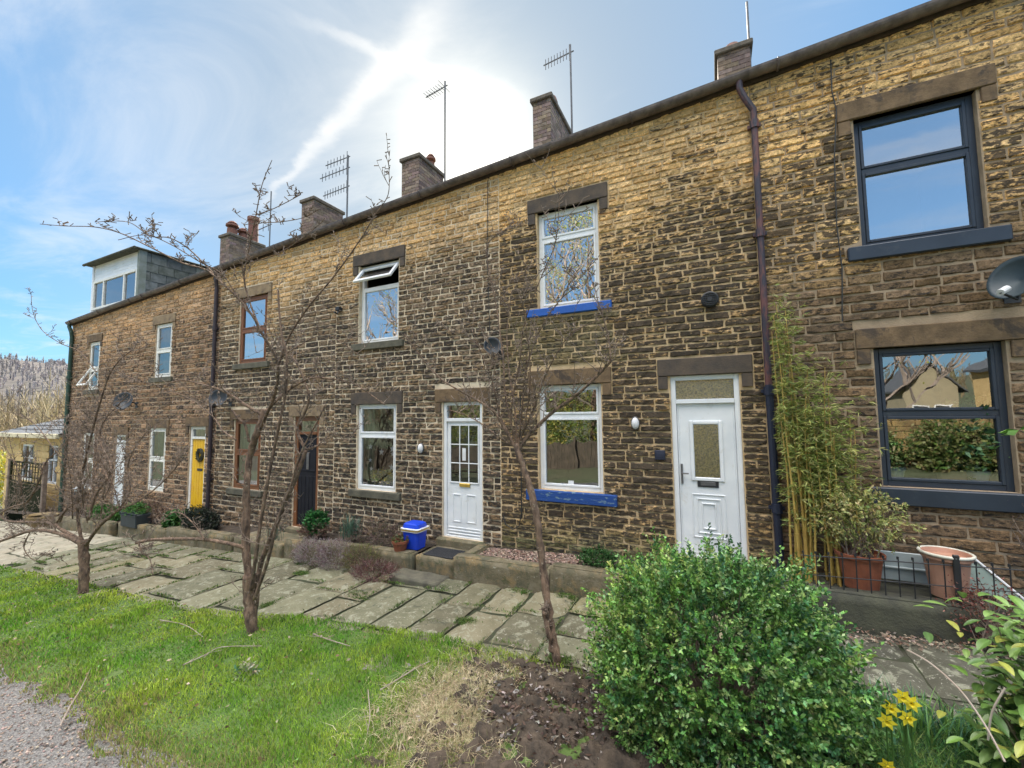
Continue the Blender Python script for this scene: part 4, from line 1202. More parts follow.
# ------------------------------------------------------------------ grass
def grass_patch(name, n, region, pal, hgt, wid, parent=None, lean=.35, dzf=.03, mt='grass'):
    P = region(n)
    n = len(P)
    dist = np.hypot(P[:, 0], P[:, 1]+5.8)
    h = rng.uniform(hgt[0], hgt[1], n)
    if name == 'grass': h = h*np.clip(np.array([.95+1.1*noise.noise(Vector((a_*2.2, b_*2.2, 4))) for a_, b_ in P[:, :2]]), .35, 2.0)
    a = rng.uniform(0, 2*np.pi, n); ln_ = rng.uniform(0, lean, n)+.1
    D = np.stack([np.cos(a)*ln_, np.sin(a)*ln_, np.ones(n)], 1); D = unit(D)
    b = rng.uniform(0, 2*np.pi, n); S = np.stack([np.cos(b), np.sin(b), np.zeros(n)], 1)
    w = (wid*np.maximum(1, dist/3.5))[:, None]
    mid = P+D*h[:, None]*.55
    tip = P+D*h[:, None]+np.stack([np.cos(a), np.sin(a), -np.ones(n)*.3], 1)*(h*ln_*.9)[:, None]
    V_ = np.stack([P-S*w, P+S*w, mid+S*w*.8, tip, mid-S*w*.8], 1).reshape(-1, 3)
    i0 = np.arange(n)*5
    F_ = np.concatenate([np.stack([i0, i0+1, i0+2, i0+4], 1), np.stack([i0+4, i0+2, i0+3, i0+3], 1)])
    tri = np.stack([i0+4, i0+2, i0+3], 1)
    # use only quads + degenerate-free tris via two objects' worth of faces: build with triangles
    T_ = np.concatenate([np.stack([i0, i0+1, i0+2], 1), np.stack([i0, i0+2, i0+4], 1), tri])
    c = pal(P)
    return raw_mesh(name, V_, T_, M[mt], rep(c, 5), parent)

gzv = lambda x: .052*(np.clip(x, -60, 30)+3.5)
def lawn_region(n):
    out = []
    tot = 0
    while tot < n:
        m_ = n*3
        x = rng.uniform(-15, .2, m_); y = rng.uniform(-4.6, -2.1, m_)
        d = np.hypot(x, y+5.8)
        keep = rng.random(m_) < np.clip((3.0/d)**1.6, .03, 1)
        x, y = x[keep], y[keep]
        nb_ = np.array([noise.noise(Vector((a*6, b*6, 3))) for a, b in zip(x, y)])
        yb = np.array([lawn_back(a) for a in x])+.03+.03*nb_; yf = np.array([lawn_front(a) for a in x])
        edge = (y-yf)
        ok = (y < yb) & (edge > -.12+.2*nb_)
        # bald soil and straw on the right
        soil = ((x+1.25)/.75)**2+((y+2.85)/.55)**2
        ok &= soil+nb_*.8 > 1.0
        ok &= (x < -1.5) | (rng.random(len(x)) < .25)
        ok &= (nb_ > -.55)
        x, y = x[ok], y[ok]
        z = gzv(x)+.03+.010*np.zeros(len(x))
        out.append(np.stack([x, y, z], 1)); tot += len(x)
    return np.concatenate(out)[:n]
def lawn_pal(P):
    n = len(P)
    a = np.array([noise.noise(Vector((p[0]*.9, p[1]*.9, 1))) for p in P]); b = np.array([noise.noise(Vector((p[0]*3.5, p[1]*3.5, 5))) for p in P])
    g1 = np.array([.15, .36, .03]); g2 = np.array([.46, .56, .07]); dry = np.array([.40, .33, .16]); dk = np.array([.05, .15, .03])
    t = np.clip(.45+a*.7+b*.5, 0, 1)[:, None]
    c = g1*(1-t)+g2*t
    k = (rng.random(n) < .12)[:, None]; c = np.where(k, dk, c)
    edge = np.clip(1-(P[:, 1]-np.array([lawn_front(x) for x in P[:, 0]]))/.35, 0, 1)
    rt = np.clip((P[:, 0]+2.35)/.7, 0, 1)
    pd = .06+.55*edge+.75*rt*(P[:, 1] < -2.35)
    k = (rng.random(n) < pd)[:, None]; c = np.where(k, dry*rng.uniform(.6, 1.2, (n, 1)), c)
    c = c*rng.uniform(.7, 1.35, (n, 1))
    return np.concatenate([c, np.ones((n, 1))], 1)
g_ = grass_patch('grass', 100000, lawn_region, lawn_pal, (.02, .05), .0022, dzf=.03)
tag(g_, 'short green lawn grass with yellowish patches', 'grass', kind='stuff')
# straw
def straw_region(n):
    x = rng.normal(-1.80, .26, n); y = rng.normal(-3.0, .26, n)
    ok = ((x+1.25)/.55)**2+((y+2.85)/.4)**2 > .7
    x, y = x[ok], y[ok]
    return np.stack([x, y, gzv(x)+.035], 1)
st = grass_patch('straw', 9000, straw_region, lambda P: colpick([(.58, .50, .32), (.46, .36, .22), (.70, .60, .42), (.24, .26, .10)], len(P), .3), (.04, .11), .0022, lean=2.2)
tag(st, 'matted dead straw grass beside the bare soil', 'dead grass', kind='stuff')
# weeds in the path joints
def weeds(n):
    cx = rng.uniform(-11, .2, 70); cy = rng.uniform(-2.5, -.74, 70)
    sp = [(-2.35, -.83), (-3.35, -.95), (-2.55, -1.75), (-1.75, -.80), (-2.9, -1.9), (-6.3, -.86), (-1.35, -2.1), (-5.2, -2.2), (-5.9, -1.2), (-4.4, -1.5)]
    cx[:10] = [a for a, b in sp]; cy[:10] = [b for a, b in sp]
    wts = np.ones(70); wts[:10] = 5; wts /= wts.sum()
    i = rng.choice(70, n, p=wts)
    J = [j for j in JOINTS if -12 < j[0] < .3 and j[1] > -2.7]
    J = [J[q] for q in rng.choice(len(J), min(len(J), 200), replace=False)]
    jx = np.array([q[0] for q in J]); jy = np.array([q[1] for q in J]); jk = np.array([q[2] for q in J])
    x = cx[i]+rng.normal(0, .06, n); y = cy[i]+rng.normal(0, .035, n)
    q = rng.integers(0, len(J), n); use = (i >= 10)
    sx = np.where(jk[q] == 1, .014, .12); sy = np.where(jk[q] == 1, .12, .014)
    x = np.where(use, jx[q]+rng.normal(size=n)*sx, x); y = np.where(use, jy[q]+rng.normal(size=n)*sy, y)
    return np.stack([x, y, gzv(x)+.005], 1)
wd = grass_patch('weeds', 15000, weeds, lambda P: colpick([(.08, .17, .03), (.13, .2, .04), (.16, .18, .06), (.05, .1, .03)], len(P), .3), (.012, .04), .003, lean=1.2)
tag(wd, 'green weeds and grass tufts growing in the paving joints', 'weeds', kind='stuff')

# soil bed under the bush, lumpy
mb = MB(); n1, n2 = 70, 50
def soilpt(u, v):
    x = -2.3+4.4*u; y = -2.22-1.5*v
    e = min(u, 1-u, v*1.0+.02, 1-v)
    h = .055*min(1, e*8)
    return (x, y, gz(x)+.0+h+.07*noise.noise(Vector((x*5, y*5, 1)))*min(1, e*8)+.05*noise.noise(Vector((x*13, y*13, 4)))+.022*noise.noise(Vector((x*34, y*34, 4))))
mb.grid(soilpt, 260, 120); tag(mb.build('soil_bed', M['soil'], recalc=False, smooth=True), kind='structure')
# clods, bark chips and litter on soil
def chips(n, cx, cy, sx, sy, pal, s, name, label, cat, dz=.07):
    x = rng.normal(cx, sx, n); y = rng.normal(cy, sy, n)
    P = np.stack([x, y, gzv(x)+dz+rng.uniform(-.03, .015, n)], 1)
    D = unit(np.stack([rng.normal(size=n), rng.normal(size=n), rng.normal(size=n)*.25], 1))
    V_, F_ = leaf_quads(P, D, rng.uniform(*s, n), rng.uniform(*s, n)*.5, fold=.2)
    return tag(raw_mesh(name, V_, F_, M['leaf'], rep(colpick(pal, n, .35), 4)), label, cat, kind='stuff')
chips(2200, -1.2, -2.8, .38, .26, [(.09, .055, .04), (.05, .035, .028), (.16, .11, .08), (.40, .36, .33), (.12, .08, .06)], (.014, .055), 'leaf_litter', 'dark leaf litter and chips on the bare soil', 'leaf litter')
chips(500, 1.5, -.85, .45, .07, [(.35, .25, .19), (.25, .15, .1), (.45, .36, .28)], (.02, .05), 'dry_leaves', 'dry brown leaves along the foot of the dark kerb', 'dry leaves', dz=.045)
def lawn_litter(n):
    x = rng.uniform(-9, -1.8, n); y = rng.uniform(-4.0, -2.5, n); return x, y
x_, y_ = lawn_litter(260); P = np.stack([x_, y_, gzv(x_)+.075], 1); D = unit(np.stack([rng.normal(size=260), rng.normal(size=260), rng.normal(size=260)*.2], 1))
V_, F_ = leaf_quads(P, D, rng.uniform(.02, .05, 260), .022, fold=.3); tag(raw_mesh('fallen_leaves', V_, F_, M['leaf'], rep(colpick([(.34, .22, .13), (.5, .42, .3), (.25, .15, .09), (.2, .34, .08)], 260, .3), 4)), 'scattered dry leaves and broad weeds on the lawn', 'leaves', kind='stuff')
# pebbles in the bed of house B
def pebbles(n, x0, x1, y0, y1, dz, pal, s, name, label):
    base = bmesh.new(); bmesh.ops.create_icosphere(base, subdivisions=1, radius=1)
    bv = np.array([v_.co[:] for v_ in base.verts]); bf = np.array([[q.index for q in f.verts] for f in base.faces]); base.free()
    P = np.stack([rng.uniform(x0, x1, n), rng.uniform(y0, y1, n), np.zeros(n)], 1); P[:, 2] = gzv(P[:, 0])+dz+rng.uniform(-.01, .01, n)
    sc = rng.uniform(*s, (n, 1))*rng.uniform(.6, 1.3, (n, 3)); sc[:, 2] *= .6
    V_ = (bv[None]*sc[:, None]+P[:, None]).reshape(-1, 3)
    F_ = (bf[None]+(np.arange(n)*len(bv))[:, None, None]).reshape(-1, 3)
    return tag(raw_mesh(name, V_, F_, M['pebble'], rep(colpick(pal, n, .35), len(bv)), smooth=True), label, 'pebbles', kind='stuff')
pebbles(1500, -3.15, -1.55, -.54, -.12, .285, [(1, .95, .9), (.7, .55, .5), (1.2, 1.15, 1.1), (.55, .5, .48)], (.010, .024), 'bed_pebbles', 'pinkish pebbles in the bed behind the kerb')
pebbles(10000, -9, -2.2, -5.2, -4.0, -.008, [(1, 1, 1), (.6, .6, .6), (1.3, 1.3, 1.3)], (.004, .012), 'track_stones', 'loose grey stones on the gravel track')

# ------------------------------------------------------------------ box bush
bc = at(733, 668, -2.55)
BX = (-0.02, -2.62)
bush = thing('box_bush', (BX[0], BX[1], gz(BX[0])), 'big rounded glossy green box bush in the right foreground', 'bush')
PAL_BOX = [(.06, .15, .035), (.10, .22, .045), (.13, .28, .06), (.20, .33, .08), (.045, .13, .05), (.24, .36, .11), (.13, .28, .09)]
sf = ellipsoid_surf((BX[0]-.07, BX[1], .60), (.76, .58, .76), inner=.42, bump=.20, zmin=gz(0)+.02, lumps=3.4, gap=-.22)
V_, F_, C_, P0, D0, sl = sprig_cloud(6000, sf, 12, .105, .028, .016, PAL_BOX, upbias=.55, var=.25)
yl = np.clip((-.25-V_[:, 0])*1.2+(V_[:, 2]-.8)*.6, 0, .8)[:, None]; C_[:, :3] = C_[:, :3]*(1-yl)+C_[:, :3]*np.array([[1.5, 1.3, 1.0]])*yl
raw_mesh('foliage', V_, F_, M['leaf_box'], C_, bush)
stems_mesh(P0, D0, (BX[0], BX[1], gz(0)), 'stems', 'twig', bush, 130, .010, .003)

# ------------------------------------------------------------------ bare trees
def catmull(pts, sub=4):
    out = []
    for i in range(len(pts)-1):
        p0 = pts[max(i-1, 0)]; p1 = pts[i]; p2 = pts[i+1]; p3 = pts[min(i+2, len(pts)-1)]
        for k in range(sub):
            t = k/sub
            out.append(.5*((2*p1)+(p2-p0)*t+(2*p0-5*p1+4*p2-p3)*t*t+(3*p1-p0-3*p2+p3)*t**3))
    out.append(pts[-1]); return out

class Tree:
    def __init__(s, name, basepx, Y, label, seed):
        s.b = at(basepx[0], basepx[1], Y); s.r = random.Random(seed)
        s.t = thing(name, (s.b.x, s.b.y, gz(s.b.x)), label, 'tree', 'bare fruit trees along the lawn edge')
        s.trunk = MB(); s.tw = MB(); s.n = 0; s.Y = Y; s.limbs = []
    def path(s, px, Ya, Yb, wob=.02, sub=6):
        n = len(px); pts = []
        for i, (x, y) in enumerate(px):
            t = i/(n-1); p = at(x, y, Ya+(Yb-Ya)*t + (s.r.uniform(-wob, wob) if 0 < i < n-1 else 0)); pts.append(p)
        return catmull(pts, sub)
    def limb(s, px, Ya, Yb, r0, r1, twigs=0, part=None, tl=(.15, .5), up=.5, seg=8, knob=.10):
        pts = s.path(px, Ya, Yb); n = len(pts)
        r1 = max(r1*1.2, .003); r0 = r0*.85 if r0 > .02 else r0*1.1
        rad = [r0+(r1-r0)*(i/(n-1))**.8 for i in range(n)]
        rad2 = [q*(1+s.r.uniform(-knob, knob)) for q in rad]
        if part == 'trunk' and px[0][1] > 590: rad2[0] *= 1.55; rad2[1] *= 1.3; rad2[2] *= 1.12
        if part == 'trunk': s.trunk.tube(pts, rad2, 12)
        elif part == 'twig': s.tw.tube(pts, rad, 5)
        else:
            mb = MB(); mb.tube(pts, rad2, seg); s.limbs.append(mb)
        for k in range(int(twigs*1.7)):
            i = int(s.r.uniform(.12, 1)*(n-1)); p = pts[i]; d = (pts[min(i+1, n-1)]-pts[max(i-1, 0)]).normalized()
            s.shoot(p, d, s.r.uniform(*tl), min(rad[i]*.5, .006), up, 1)
        # spurs
        for k in range(int(n*.8)):
            i = s.r.randrange(n); 
            if rad[i] > .03: continue
            s.spur(pts[i], rad[i])
        return pts
    def spur(s, p, r):
        d = Vector((s.r.uniform(-1, 1), s.r.uniform(-1, 1), s.r.uniform(-.2, 1))).normalized(); l = s.r.uniform(.015, .05)
        s.tw.tube([p, p+d*l, p+d*l*1.25], [.004, .004, .0055], 4)
    def shoot(s, p, d, L, r, up, lvl):
        a = Vector((s.r.uniform(-1, 1), s.r.uniform(-1, 1), s.r.uniform(-.3, 1))).normalized()
        dv = (d*.5+a).normalized(); n = 5; pts = [p]; q = p.copy()
        for i in range(n):
            dv = (dv+Vector((s.r.uniform(-.18, .18), s.r.uniform(-.18, .18), s.r.uniform(-.12, .18)+up*.16))).normalized()
            q = q+dv*L/n; pts.append(q.copy())
        r = max(r, .004); rads = [max(.002, r*(1-i/(n+.5))) for i in range(n+1)]
        s.tw.tube(pts, rads, 4)
        for i in range(1, n+1):
            if s.r.random() < .6: s.spur(pts[i], .003)
        if lvl > 0:
            for k in range(s.r.choice((1, 2, 2, 3))):
                i = s.r.randrange(1, n); s.shoot(pts[i], (pts[i+1]-pts[i]).normalized(), L*s.r.uniform(.35, .7), r*.6, up, lvl-1)
    def done(s):
        s.trunk.v = [tuple(Vector(p)+noise.noise_vector(Vector(p)*14)*.014+noise.noise_vector(Vector(p)*34)*.006) for p in s.trunk.v]
        s.trunk.build('trunk', M['bark'], s.t, smooth=True)
        for l in s.limbs: l.build('branch', M['bark'], s.t, smooth=True)
        s.tw.build('twigs', M['twig'], s.t, recalc=False)

# right-hand tree in front of the blue sills
t3 = Tree('bare_fruit_tree', (556, 664), -2.2, 'slim bare tree beside the box bush, in front of the blue-silled windows', 31)
t3.limb([(558, 672), (556, 655), (552, 632), (547, 600), (542, 560), (537, 520), (529, 485), (519, 455), (517, 445)], -2.2, -2.1, .046, .026, 0, 'trunk')
t3.limb([(553, 650), (549, 632), (546, 618), (545, 612)], -2.21, -2.24, .028, .020, 3, 'trunk', tl=(.04, .1))
t3.limb([(517, 452), (530, 434), (552, 413), (580, 392), (603, 370), (611, 361)], -2.1, -2.15, .020, .009, 9)
t3.limb([(611, 361), (608, 335), (600, 308), (592, 280)], -2.15, -2.0, .006, .0025, 5, tl=(.1, .3))
t3.limb([(517, 450), (505, 430), (494, 412), (475, 399), (455, 388), (440, 378), (422, 358), (405, 335)], -2.1, -2.4, .015, .004, 9)
t3.limb([(516, 447), (500, 438), (482, 424), (465, 415), (450, 410)], -2.1, -1.8, .009, .003, 6)
for wpx in ([(517, 447), (511, 420), (514, 390), (520, 360), (523, 330), (532, 300), (545, 268), (556, 240), (560, 190)], [(517, 447), (506, 400), (503, 360), (497, 310), (490, 275), (487, 246), (500, 233), (512, 228)],
            [(518, 447), (522, 410), (526, 370), (540, 330), (560, 300), (580, 285)], [(517, 447), (515, 410), (509, 370), (507, 330), (512, 290)], [(518, 450), (528, 405), (530, 365), (526, 325), (520, 290)],
            [(516, 447), (500, 415), (492, 380), (480, 350), (472, 330)], [(520, 440), (535, 405), (548, 370), (570, 335), (600, 320)]):
    t3.limb(wpx, -2.1, -2.1+t3.r.uniform(-.5, .4), .009, .0022, 7, tl=(.12, .4))
t3.limb([(508, 372), (487, 352), (470, 338), (462, 332)], -2.1, -2.2, .005, .002, 3)
t3.done()

# middle multi-stemmed tree
t2 = Tree('bare_fruit_tree', (253, 637), -2.76, 'three-stemmed bare tree standing at the lawn edge before the near-black door', 32)
t2.limb([(253, 642), (251, 620), (249, 600), (249, 575)], -2.76, -2.76, .066, .05, 0, 'trunk')
t2.limb([(249, 580), (246, 545), (246, 510), (247, 480), (250, 455), (258, 430), (266, 410)], -2.76, -2.72, .050, .028, 6, 'trunk')
t2.limb([(252, 625), (256, 600), (258, 578), (262, 560), (272, 535), (284, 505), (297, 475), (306, 450)], -2.72, -2.6, .040, .018, 9)
t2.limb([(306, 450), (297, 430), (305, 412), (309, 398), (306, 385), (296, 362), (284, 348), (276, 335)], -2.6, -2.5, .016, .006, 9)
t2.limb([(251, 590), (256, 555), (261, 520), (268, 480), (274, 450), (280, 420), (285, 395), (287, 360), (281, 330), (278, 290)], -2.8, -2.9, .026, .008, 7)
t2.limb([(254, 600), (268, 560), (278, 520), (290, 488), (300, 455), (318, 420), (325, 405)], -2.8, -2.7, .018, .005, 8)
t2.limb([(266, 412), (280, 397), (295, 386), (312, 378), (332, 379), (352, 383), (367, 392), (385, 405)], -2.72, -2.6, .022, .004, 10)
t2.limb([(252, 448), (264, 420), (272, 402), (277, 385), (278, 365), (272, 350), (262, 334), (252, 315), (238, 298), (222, 283), (206, 270), (180, 262), (150, 247), (120, 233), (95, 227), (65, 226), (40, 224)], -2.72, -3.9, .022, .003, 12, tl=(.08, .22), up=.3)
t2.limb([(238, 298), (222, 274), (200, 262), (170, 244), (145, 235), (118, 240)], -3.2, -3.9, .006, .0018, 3, tl=(.08, .25), up=.2)
t2.limb([(215, 275), (190, 250), (170, 238), (150, 236), (128, 222), (95, 222)], -3.3, -3.9, .007, .002, 4, tl=(.06, .2), up=.2)
t2.limb([(262, 334), (249, 300), (244, 275), (250, 245), (256, 215), (262, 185), (272, 160)], -3.0, -3.1, .010, .002, 7, tl=(.1, .3))
t2.limb([(250, 245), (256, 225), (280, 222), (302, 218), (320, 209)], -3.05, -3.1, .005, .002, 3, tl=(.05, .15), up=.1)
t2.limb([(252, 262), (275, 255), (300, 240), (322, 222)], -3.05, -3.1, .005, .002, 3, tl=(.05, .15), up=.1)
t2.limb([(256, 215), (275, 208), (300, 195), (293, 198)], -3.05, -3.1, .004, .002, 2, tl=(.05, .15), up=.1)
t2.limb([(278, 365), (290, 335), (310, 305), (335, 275), (360, 240), (375, 215), (388, 195), (389, 170)], -2.7, -2.6, .012, .0022, 8, tl=(.1, .35))
t2.limb([(278, 360), (300, 345), (325, 335), (352, 350), (380, 372)], -2.7, -2.4, .008, .002, 6)
t2.limb([(249, 442), (245, 425), (238, 418), (232, 410)], -2.74, -2.8, .014, .010, 1)
t2.limb([(262, 415), (247, 406), (234, 397), (218, 389), (200, 384), (182, 380), (160, 385), (138, 380), (118, 372)], -2.72, -3.2, .017, .003, 9, up=.2)
t2.limb([(236, 440), (222, 430), (216, 420), (205, 410), (192, 400), (172, 392), (150, 393)], -2.76, -2.3, .009, .003, 5, up=.2)
t2.limb([(247, 549), (235, 545), (215, 541), (195, 539), (170, 539), (150, 540), (136, 543)], -2.76, -3.2, .024, .014, 5, tl=(.1, .3), up=-.2)
t2.limb([(138, 542), (142, 552), (150, 560), (153, 575)], -3.2, -3.25, .007, .003, 6, tl=(.06, .2), up=-.4)
t2.limb([(205, 540), (190, 520), (175, 512), (160, 522), (140, 535)], -3.0, -3.1, .007, .003, 4, tl=(.1, .25), up=0)
t2.limb([(295, 455), (312, 448), (335, 440), (352, 440)], -2.6, -2.4, .006, .002, 5)
t2.done()

# left spreading tree
t1 = Tree('bare_fruit_tree', (83, 597), -2.85, 'low spreading bare tree with a short thick trunk, nearest the left end', 33)
t1.limb([(83, 602), (84, 580), (84, 560), (83, 540)], -2.85, -2.85, .064, .052, 0, 'trunk', knob=.06)
t1.limb([(84, 545), (66, 536), (48, 531), (30, 531), (12, 537), (-10, 545)], -2.85, -3.2, .038, .015, 16, up=.3)
t1.limb([(82, 540), (62, 530), (50, 523), (28, 522), (8, 521), (1, 514), (12, 507), (28, 501), (40, 478), (46, 462), (62, 447), (75, 430), (92, 418)], -2.85, -2.6, .030, .006, 24, up=.4)
t1.limb([(82, 542), (78, 520), (78, 500), (82, 475), (88, 450), (94, 425), (101, 400), (108, 378), (118, 362), (132, 350)], -2.85, -3.0, .028, .005, 22, up=.4)
t1.limb([(86, 545), (98, 528), (112, 515), (120, 508)], -2.85, -3.0, .028, .012, 10)
t1.limb([(120, 508), (130, 490), (128, 465), (140, 440), (160, 420)], -3.0, -3.1, .010, .003, 8)
t1.limb([(118, 510), (140, 500), (165, 480), (185, 455)], -3.0, -3.2, .010, .003, 8)
t1.limb([(88, 520), (96, 495), (105, 482), (110, 470), (100, 440), (105, 420), (128, 395)], -2.9, -2.8, .018, .004, 10)
t1.limb([(55, 525), (68, 508), (85, 495), (70, 470), (55, 450), (30, 420), (0, 410)], -2.75, -3.1, .014, .003, 12, up=.2)
t1.limb([(96, 372), (80, 352), (60, 343), (42, 330), (33, 312), (31, 292)], -3.0, -3.2, .007, .002, 5, tl=(.1, .2))
t1.limb([(60, 522), (72, 500), (95, 490), (120, 495), (145, 480)], -2.7, -2.4, .010, .003, 10)
t1.limb([(30, 532), (24, 548), (34, 560), (45, 555), (60, 562)], -3.0, -3.0, .008, .003, 6, tl=(.08, .2), up=-.3)
for k in range(16):
    a = t1.r.uniform(10, 125); b_ = t1.r.uniform(480, 525)
    t1.limb([(a, b_), (a+t1.r.uniform(-15, 20), b_-35), (a+t1.r.uniform(-35, 40), b_-t1.r.uniform(50, 100))], -2.8+t1.r.uniform(-.3, .4), -2.8+t1.r.uniform(-.5, .6), .007, .002, 8, up=.3)
t1.done()

# ------------------------------------------------------------------ fallen sticks
def stick(px, label, r=.006):
    pts = []
    for (x, y) in px:
        d = ray(x, y); t = 1.0
        while True:
            p = EYE+d*t
            if p[2] < gz(p[0])+.06 or t > 60: break
            t *= 1.004
        pts.append(Vector(p))
    mb = MB(); cp = catmull(pts, 4)
    mb.tube(cp, [r*(1-.5*i/len(cp)) for i in range(len(cp))], 5)
    for k in range(4):
        i = rnd.randrange(len(cp)-1); q = cp[i]; dd = Vector((rnd.uniform(-1, 1), rnd.uniform(-1, 1), .15)).normalized()*rnd.uniform(.04, .14)
        mb.tube([q, q+dd], [r*.5, r*.25], 4)
    return tag(mb.build('fallen_stick', M['twig_pale']), label, 'stick', 'fallen sticks on the grass')
M['twig_pale'] = mat('dry_stick', (.38, .32, .27), (.26, .2, .16), scale=10, rough=.9)
stick([(60, 726), (70, 706), (80, 690), (91, 668)], 'long pale stick at the gravel edge of the lawn')
stick([(160, 620), (185, 625), (203, 637)], 'thin forked stick left of the three-stemmed tree')
stick([(183, 665), (205, 655), (222, 647), (262, 646)], 'curved stick at the foot of the three-stemmed tree')
stick([(313, 634), (330, 640), (350, 646)], 'short stick lying near the paving edge')
stick([(380, 690), (400, 678), (418, 667), (430, 661)], 'stick pointing at the bare soil patch')
stick([(368, 690), (370, 715), (367, 735)], 'thin upright-lying stalk in the middle of the lawn', .004)

# ------------------------------------------------------------------ plants and pots by the houses
def clump(name, c, r, n, L, W, pal, label, cat, group=None, slen=.07, k=8, stem='twig', ns=14, up=.5, inner=.4, bump=.25):
    t = thing(name, (c[0], c[1], c[2]-r[2]), label, cat, group)
    V_, F_, C_, P0, D0, sl = sprig_cloud(n, ellipsoid_surf(c, r, inner=inner, bump=bump, zmin=c[2]-r[2]), k, slen, L, W, pal, upbias=up)
    raw_mesh('foliage', V_, F_, M['leaf'], C_, t)
    if ns: stems_mesh(P0, D0, (c[0], c[1], c[2]-r[2]), 'stems', stem, t, ns, .004, .002)
    return t
def blades(name, x, y, z, n, h, w, pal, label, cat, group=None, spread=.08, lean=.5):
    t = thing(name, (x, y, z), label, cat, group)
    mb_v = []; mb_f = []; cc = []
    r = random.Random(hash((round(x, 2), round(y, 2))) & 0xffff)
    for i in range(n):
        a = r.uniform(0, 6.28); b = Vector((x+r.gauss(0, spread), y+r.gauss(0, spread), z)); hh = h*r.uniform(.6, 1.1); ln_ = r.uniform(.1, lean)
        dx, dy = math.cos(a), math.sin(a); s_ = Vector((-dy, dx, 0))*w*.5
        c = pal[r.randrange(len(pal))]; k = r.uniform(.8, 1.2)
        b0 = len(mb_v)
        for j in range(6):
            u = j/5; p = b+Vector((dx*ln_*hh*u*u, dy*ln_*hh*u*u, hh*u-ln_*hh*.35*u**3)); ws = s_*(1-u**2.2)+s_*.06
            mb_v += [tuple(p-ws), tuple(p+ws)]; cc += [(c[0]*k, c[1]*k, c[2]*k, 1)]*2
        for j in range(5): mb_f.append((b0+2*j, b0+2*j+1, b0+2*j+3, b0+2*j+2))
    raw_mesh('leaves', mb_v, mb_f, M['leaf'], cc, t)
    return t
PURP = [(.26, .17, .20), (.34, .26, .28), (.18, .11, .12), (.30, .29, .22), (.40, .35, .34)]
HG = 'heather cushions spilling over the kerb'
clump('heather', (-6.2, -.80, gz(-6.2)+.16), (.36, .20, .22), 1500, .016, .006, PURP, 'purple-grey heather cushion at the left end of the kerb', 'heather', HG, slen=.06)
clump('heather', (-5.62, -.82, gz(-5.6)+.17), (.36, .22, .24), 1600, .016, .006, PURP, 'largest purple-grey heather cushion, middle of the row', 'heather', HG, slen=.06)
clump('heather', (-5.0, -.82, gz(-5)+.16), (.38, .20, .22), 1400, .016, .007, [(.16, .17, .05), (.22, .22, .07), (.12, .11, .06), (.2, .12, .1)], 'yellow-green heather cushion right of the purple ones', 'heather', HG, slen=.06)
clump('heather', (-4.60, -.98, gz(-4.6)+.07), (.40, .24, .12), 1300, .018, .007, [(.20, .08, .08), (.26, .14, .13), (.13, .06, .06), (.3, .25, .2)], 'dark red trailing heather spilling onto the paving', 'heather', HG, slen=.08)
clump('shrub', (-6.55, -.45, .28), (.3, .2, .12), 300, .03, .012, [(.12, .08, .06), (.2, .15, .11), (.16, .08, .06)], 'brown straggly groundcover next to the near-black door', 'shrub')
clump('shrub', (-5.2, -.32, .33), (.75, .22, .16), 900, .022, .009, [(.14, .10, .08), (.2, .16, .13), (.10, .10, .05), (.16, .1, .09)], 'dry brown low shrub under the star-decorated window', 'shrub')
clump('leafy_plant', (-6.55, -.42, .42), (.16, .14, .16), 160, .06, .03, [(.03, .13, .03), (.05, .18, .05)], 'bright green leafy plant beside the white step tray', 'plant')
blades('spiky_plant', -6.75, -.40, .22, 60, .42, .02, [(.05, .11, .05), (.08, .15, .07)], 'tall green spiky plant near the near-black door', 'plant')
blades('spiky_plant', -5.72, -.42, .28, 110, .36, .014, [(.07, .14, .10), (.10, .18, .12)], 'blue-green grassy plant below the star-decorated window', 'plant')
blades('spiky_plant', -7.4, -.62, .05, 26, .40, .012, [(.10, .14, .10)], 'thin grey-green seedlings at the near-black door step', 'plant', lean=.2)
clump('leafy_plant', (-1.42, -.45, .47), (.22, .12, .08), 220, .035, .014, [(.03, .10, .02), (.06, .16, .04)], 'low bright green plant in the pebble bed under the worn blue sill', 'plant', up=.8)
clump('leafy_plant', (-10.9, -.50, .04), (.35, .16, .16), 260, .08, .04, [(.03, .10, .02), (.07, .17, .04)], 'broad-leaved green plant at the foot of the yellow door', 'plant')
clump('shrub', (-10.0, -.48, .10), (.55, .2, .26), 900, .04, .02, [(.02, .03, .02), (.035, .05, .03), (.05, .05, .04)], 'dark evergreen mound right of the yellow door', 'shrub')
clump('shrub', (-14.3, -.45, -.14), (.7, .18, .18), 500, .06, .025, [(.05, .14, .03), (.08, .2, .04)], 'green low hedge plants before the leftmost white door', 'shrub')
clump('shrub', (-12.2, -.42, .12), (.6, .15, .2), 500, .03, .01, [(.12, .07, .05), (.16, .11, .08)], 'brown twiggy shrub under the white-framed ground window left of the yellow door', 'shrub')

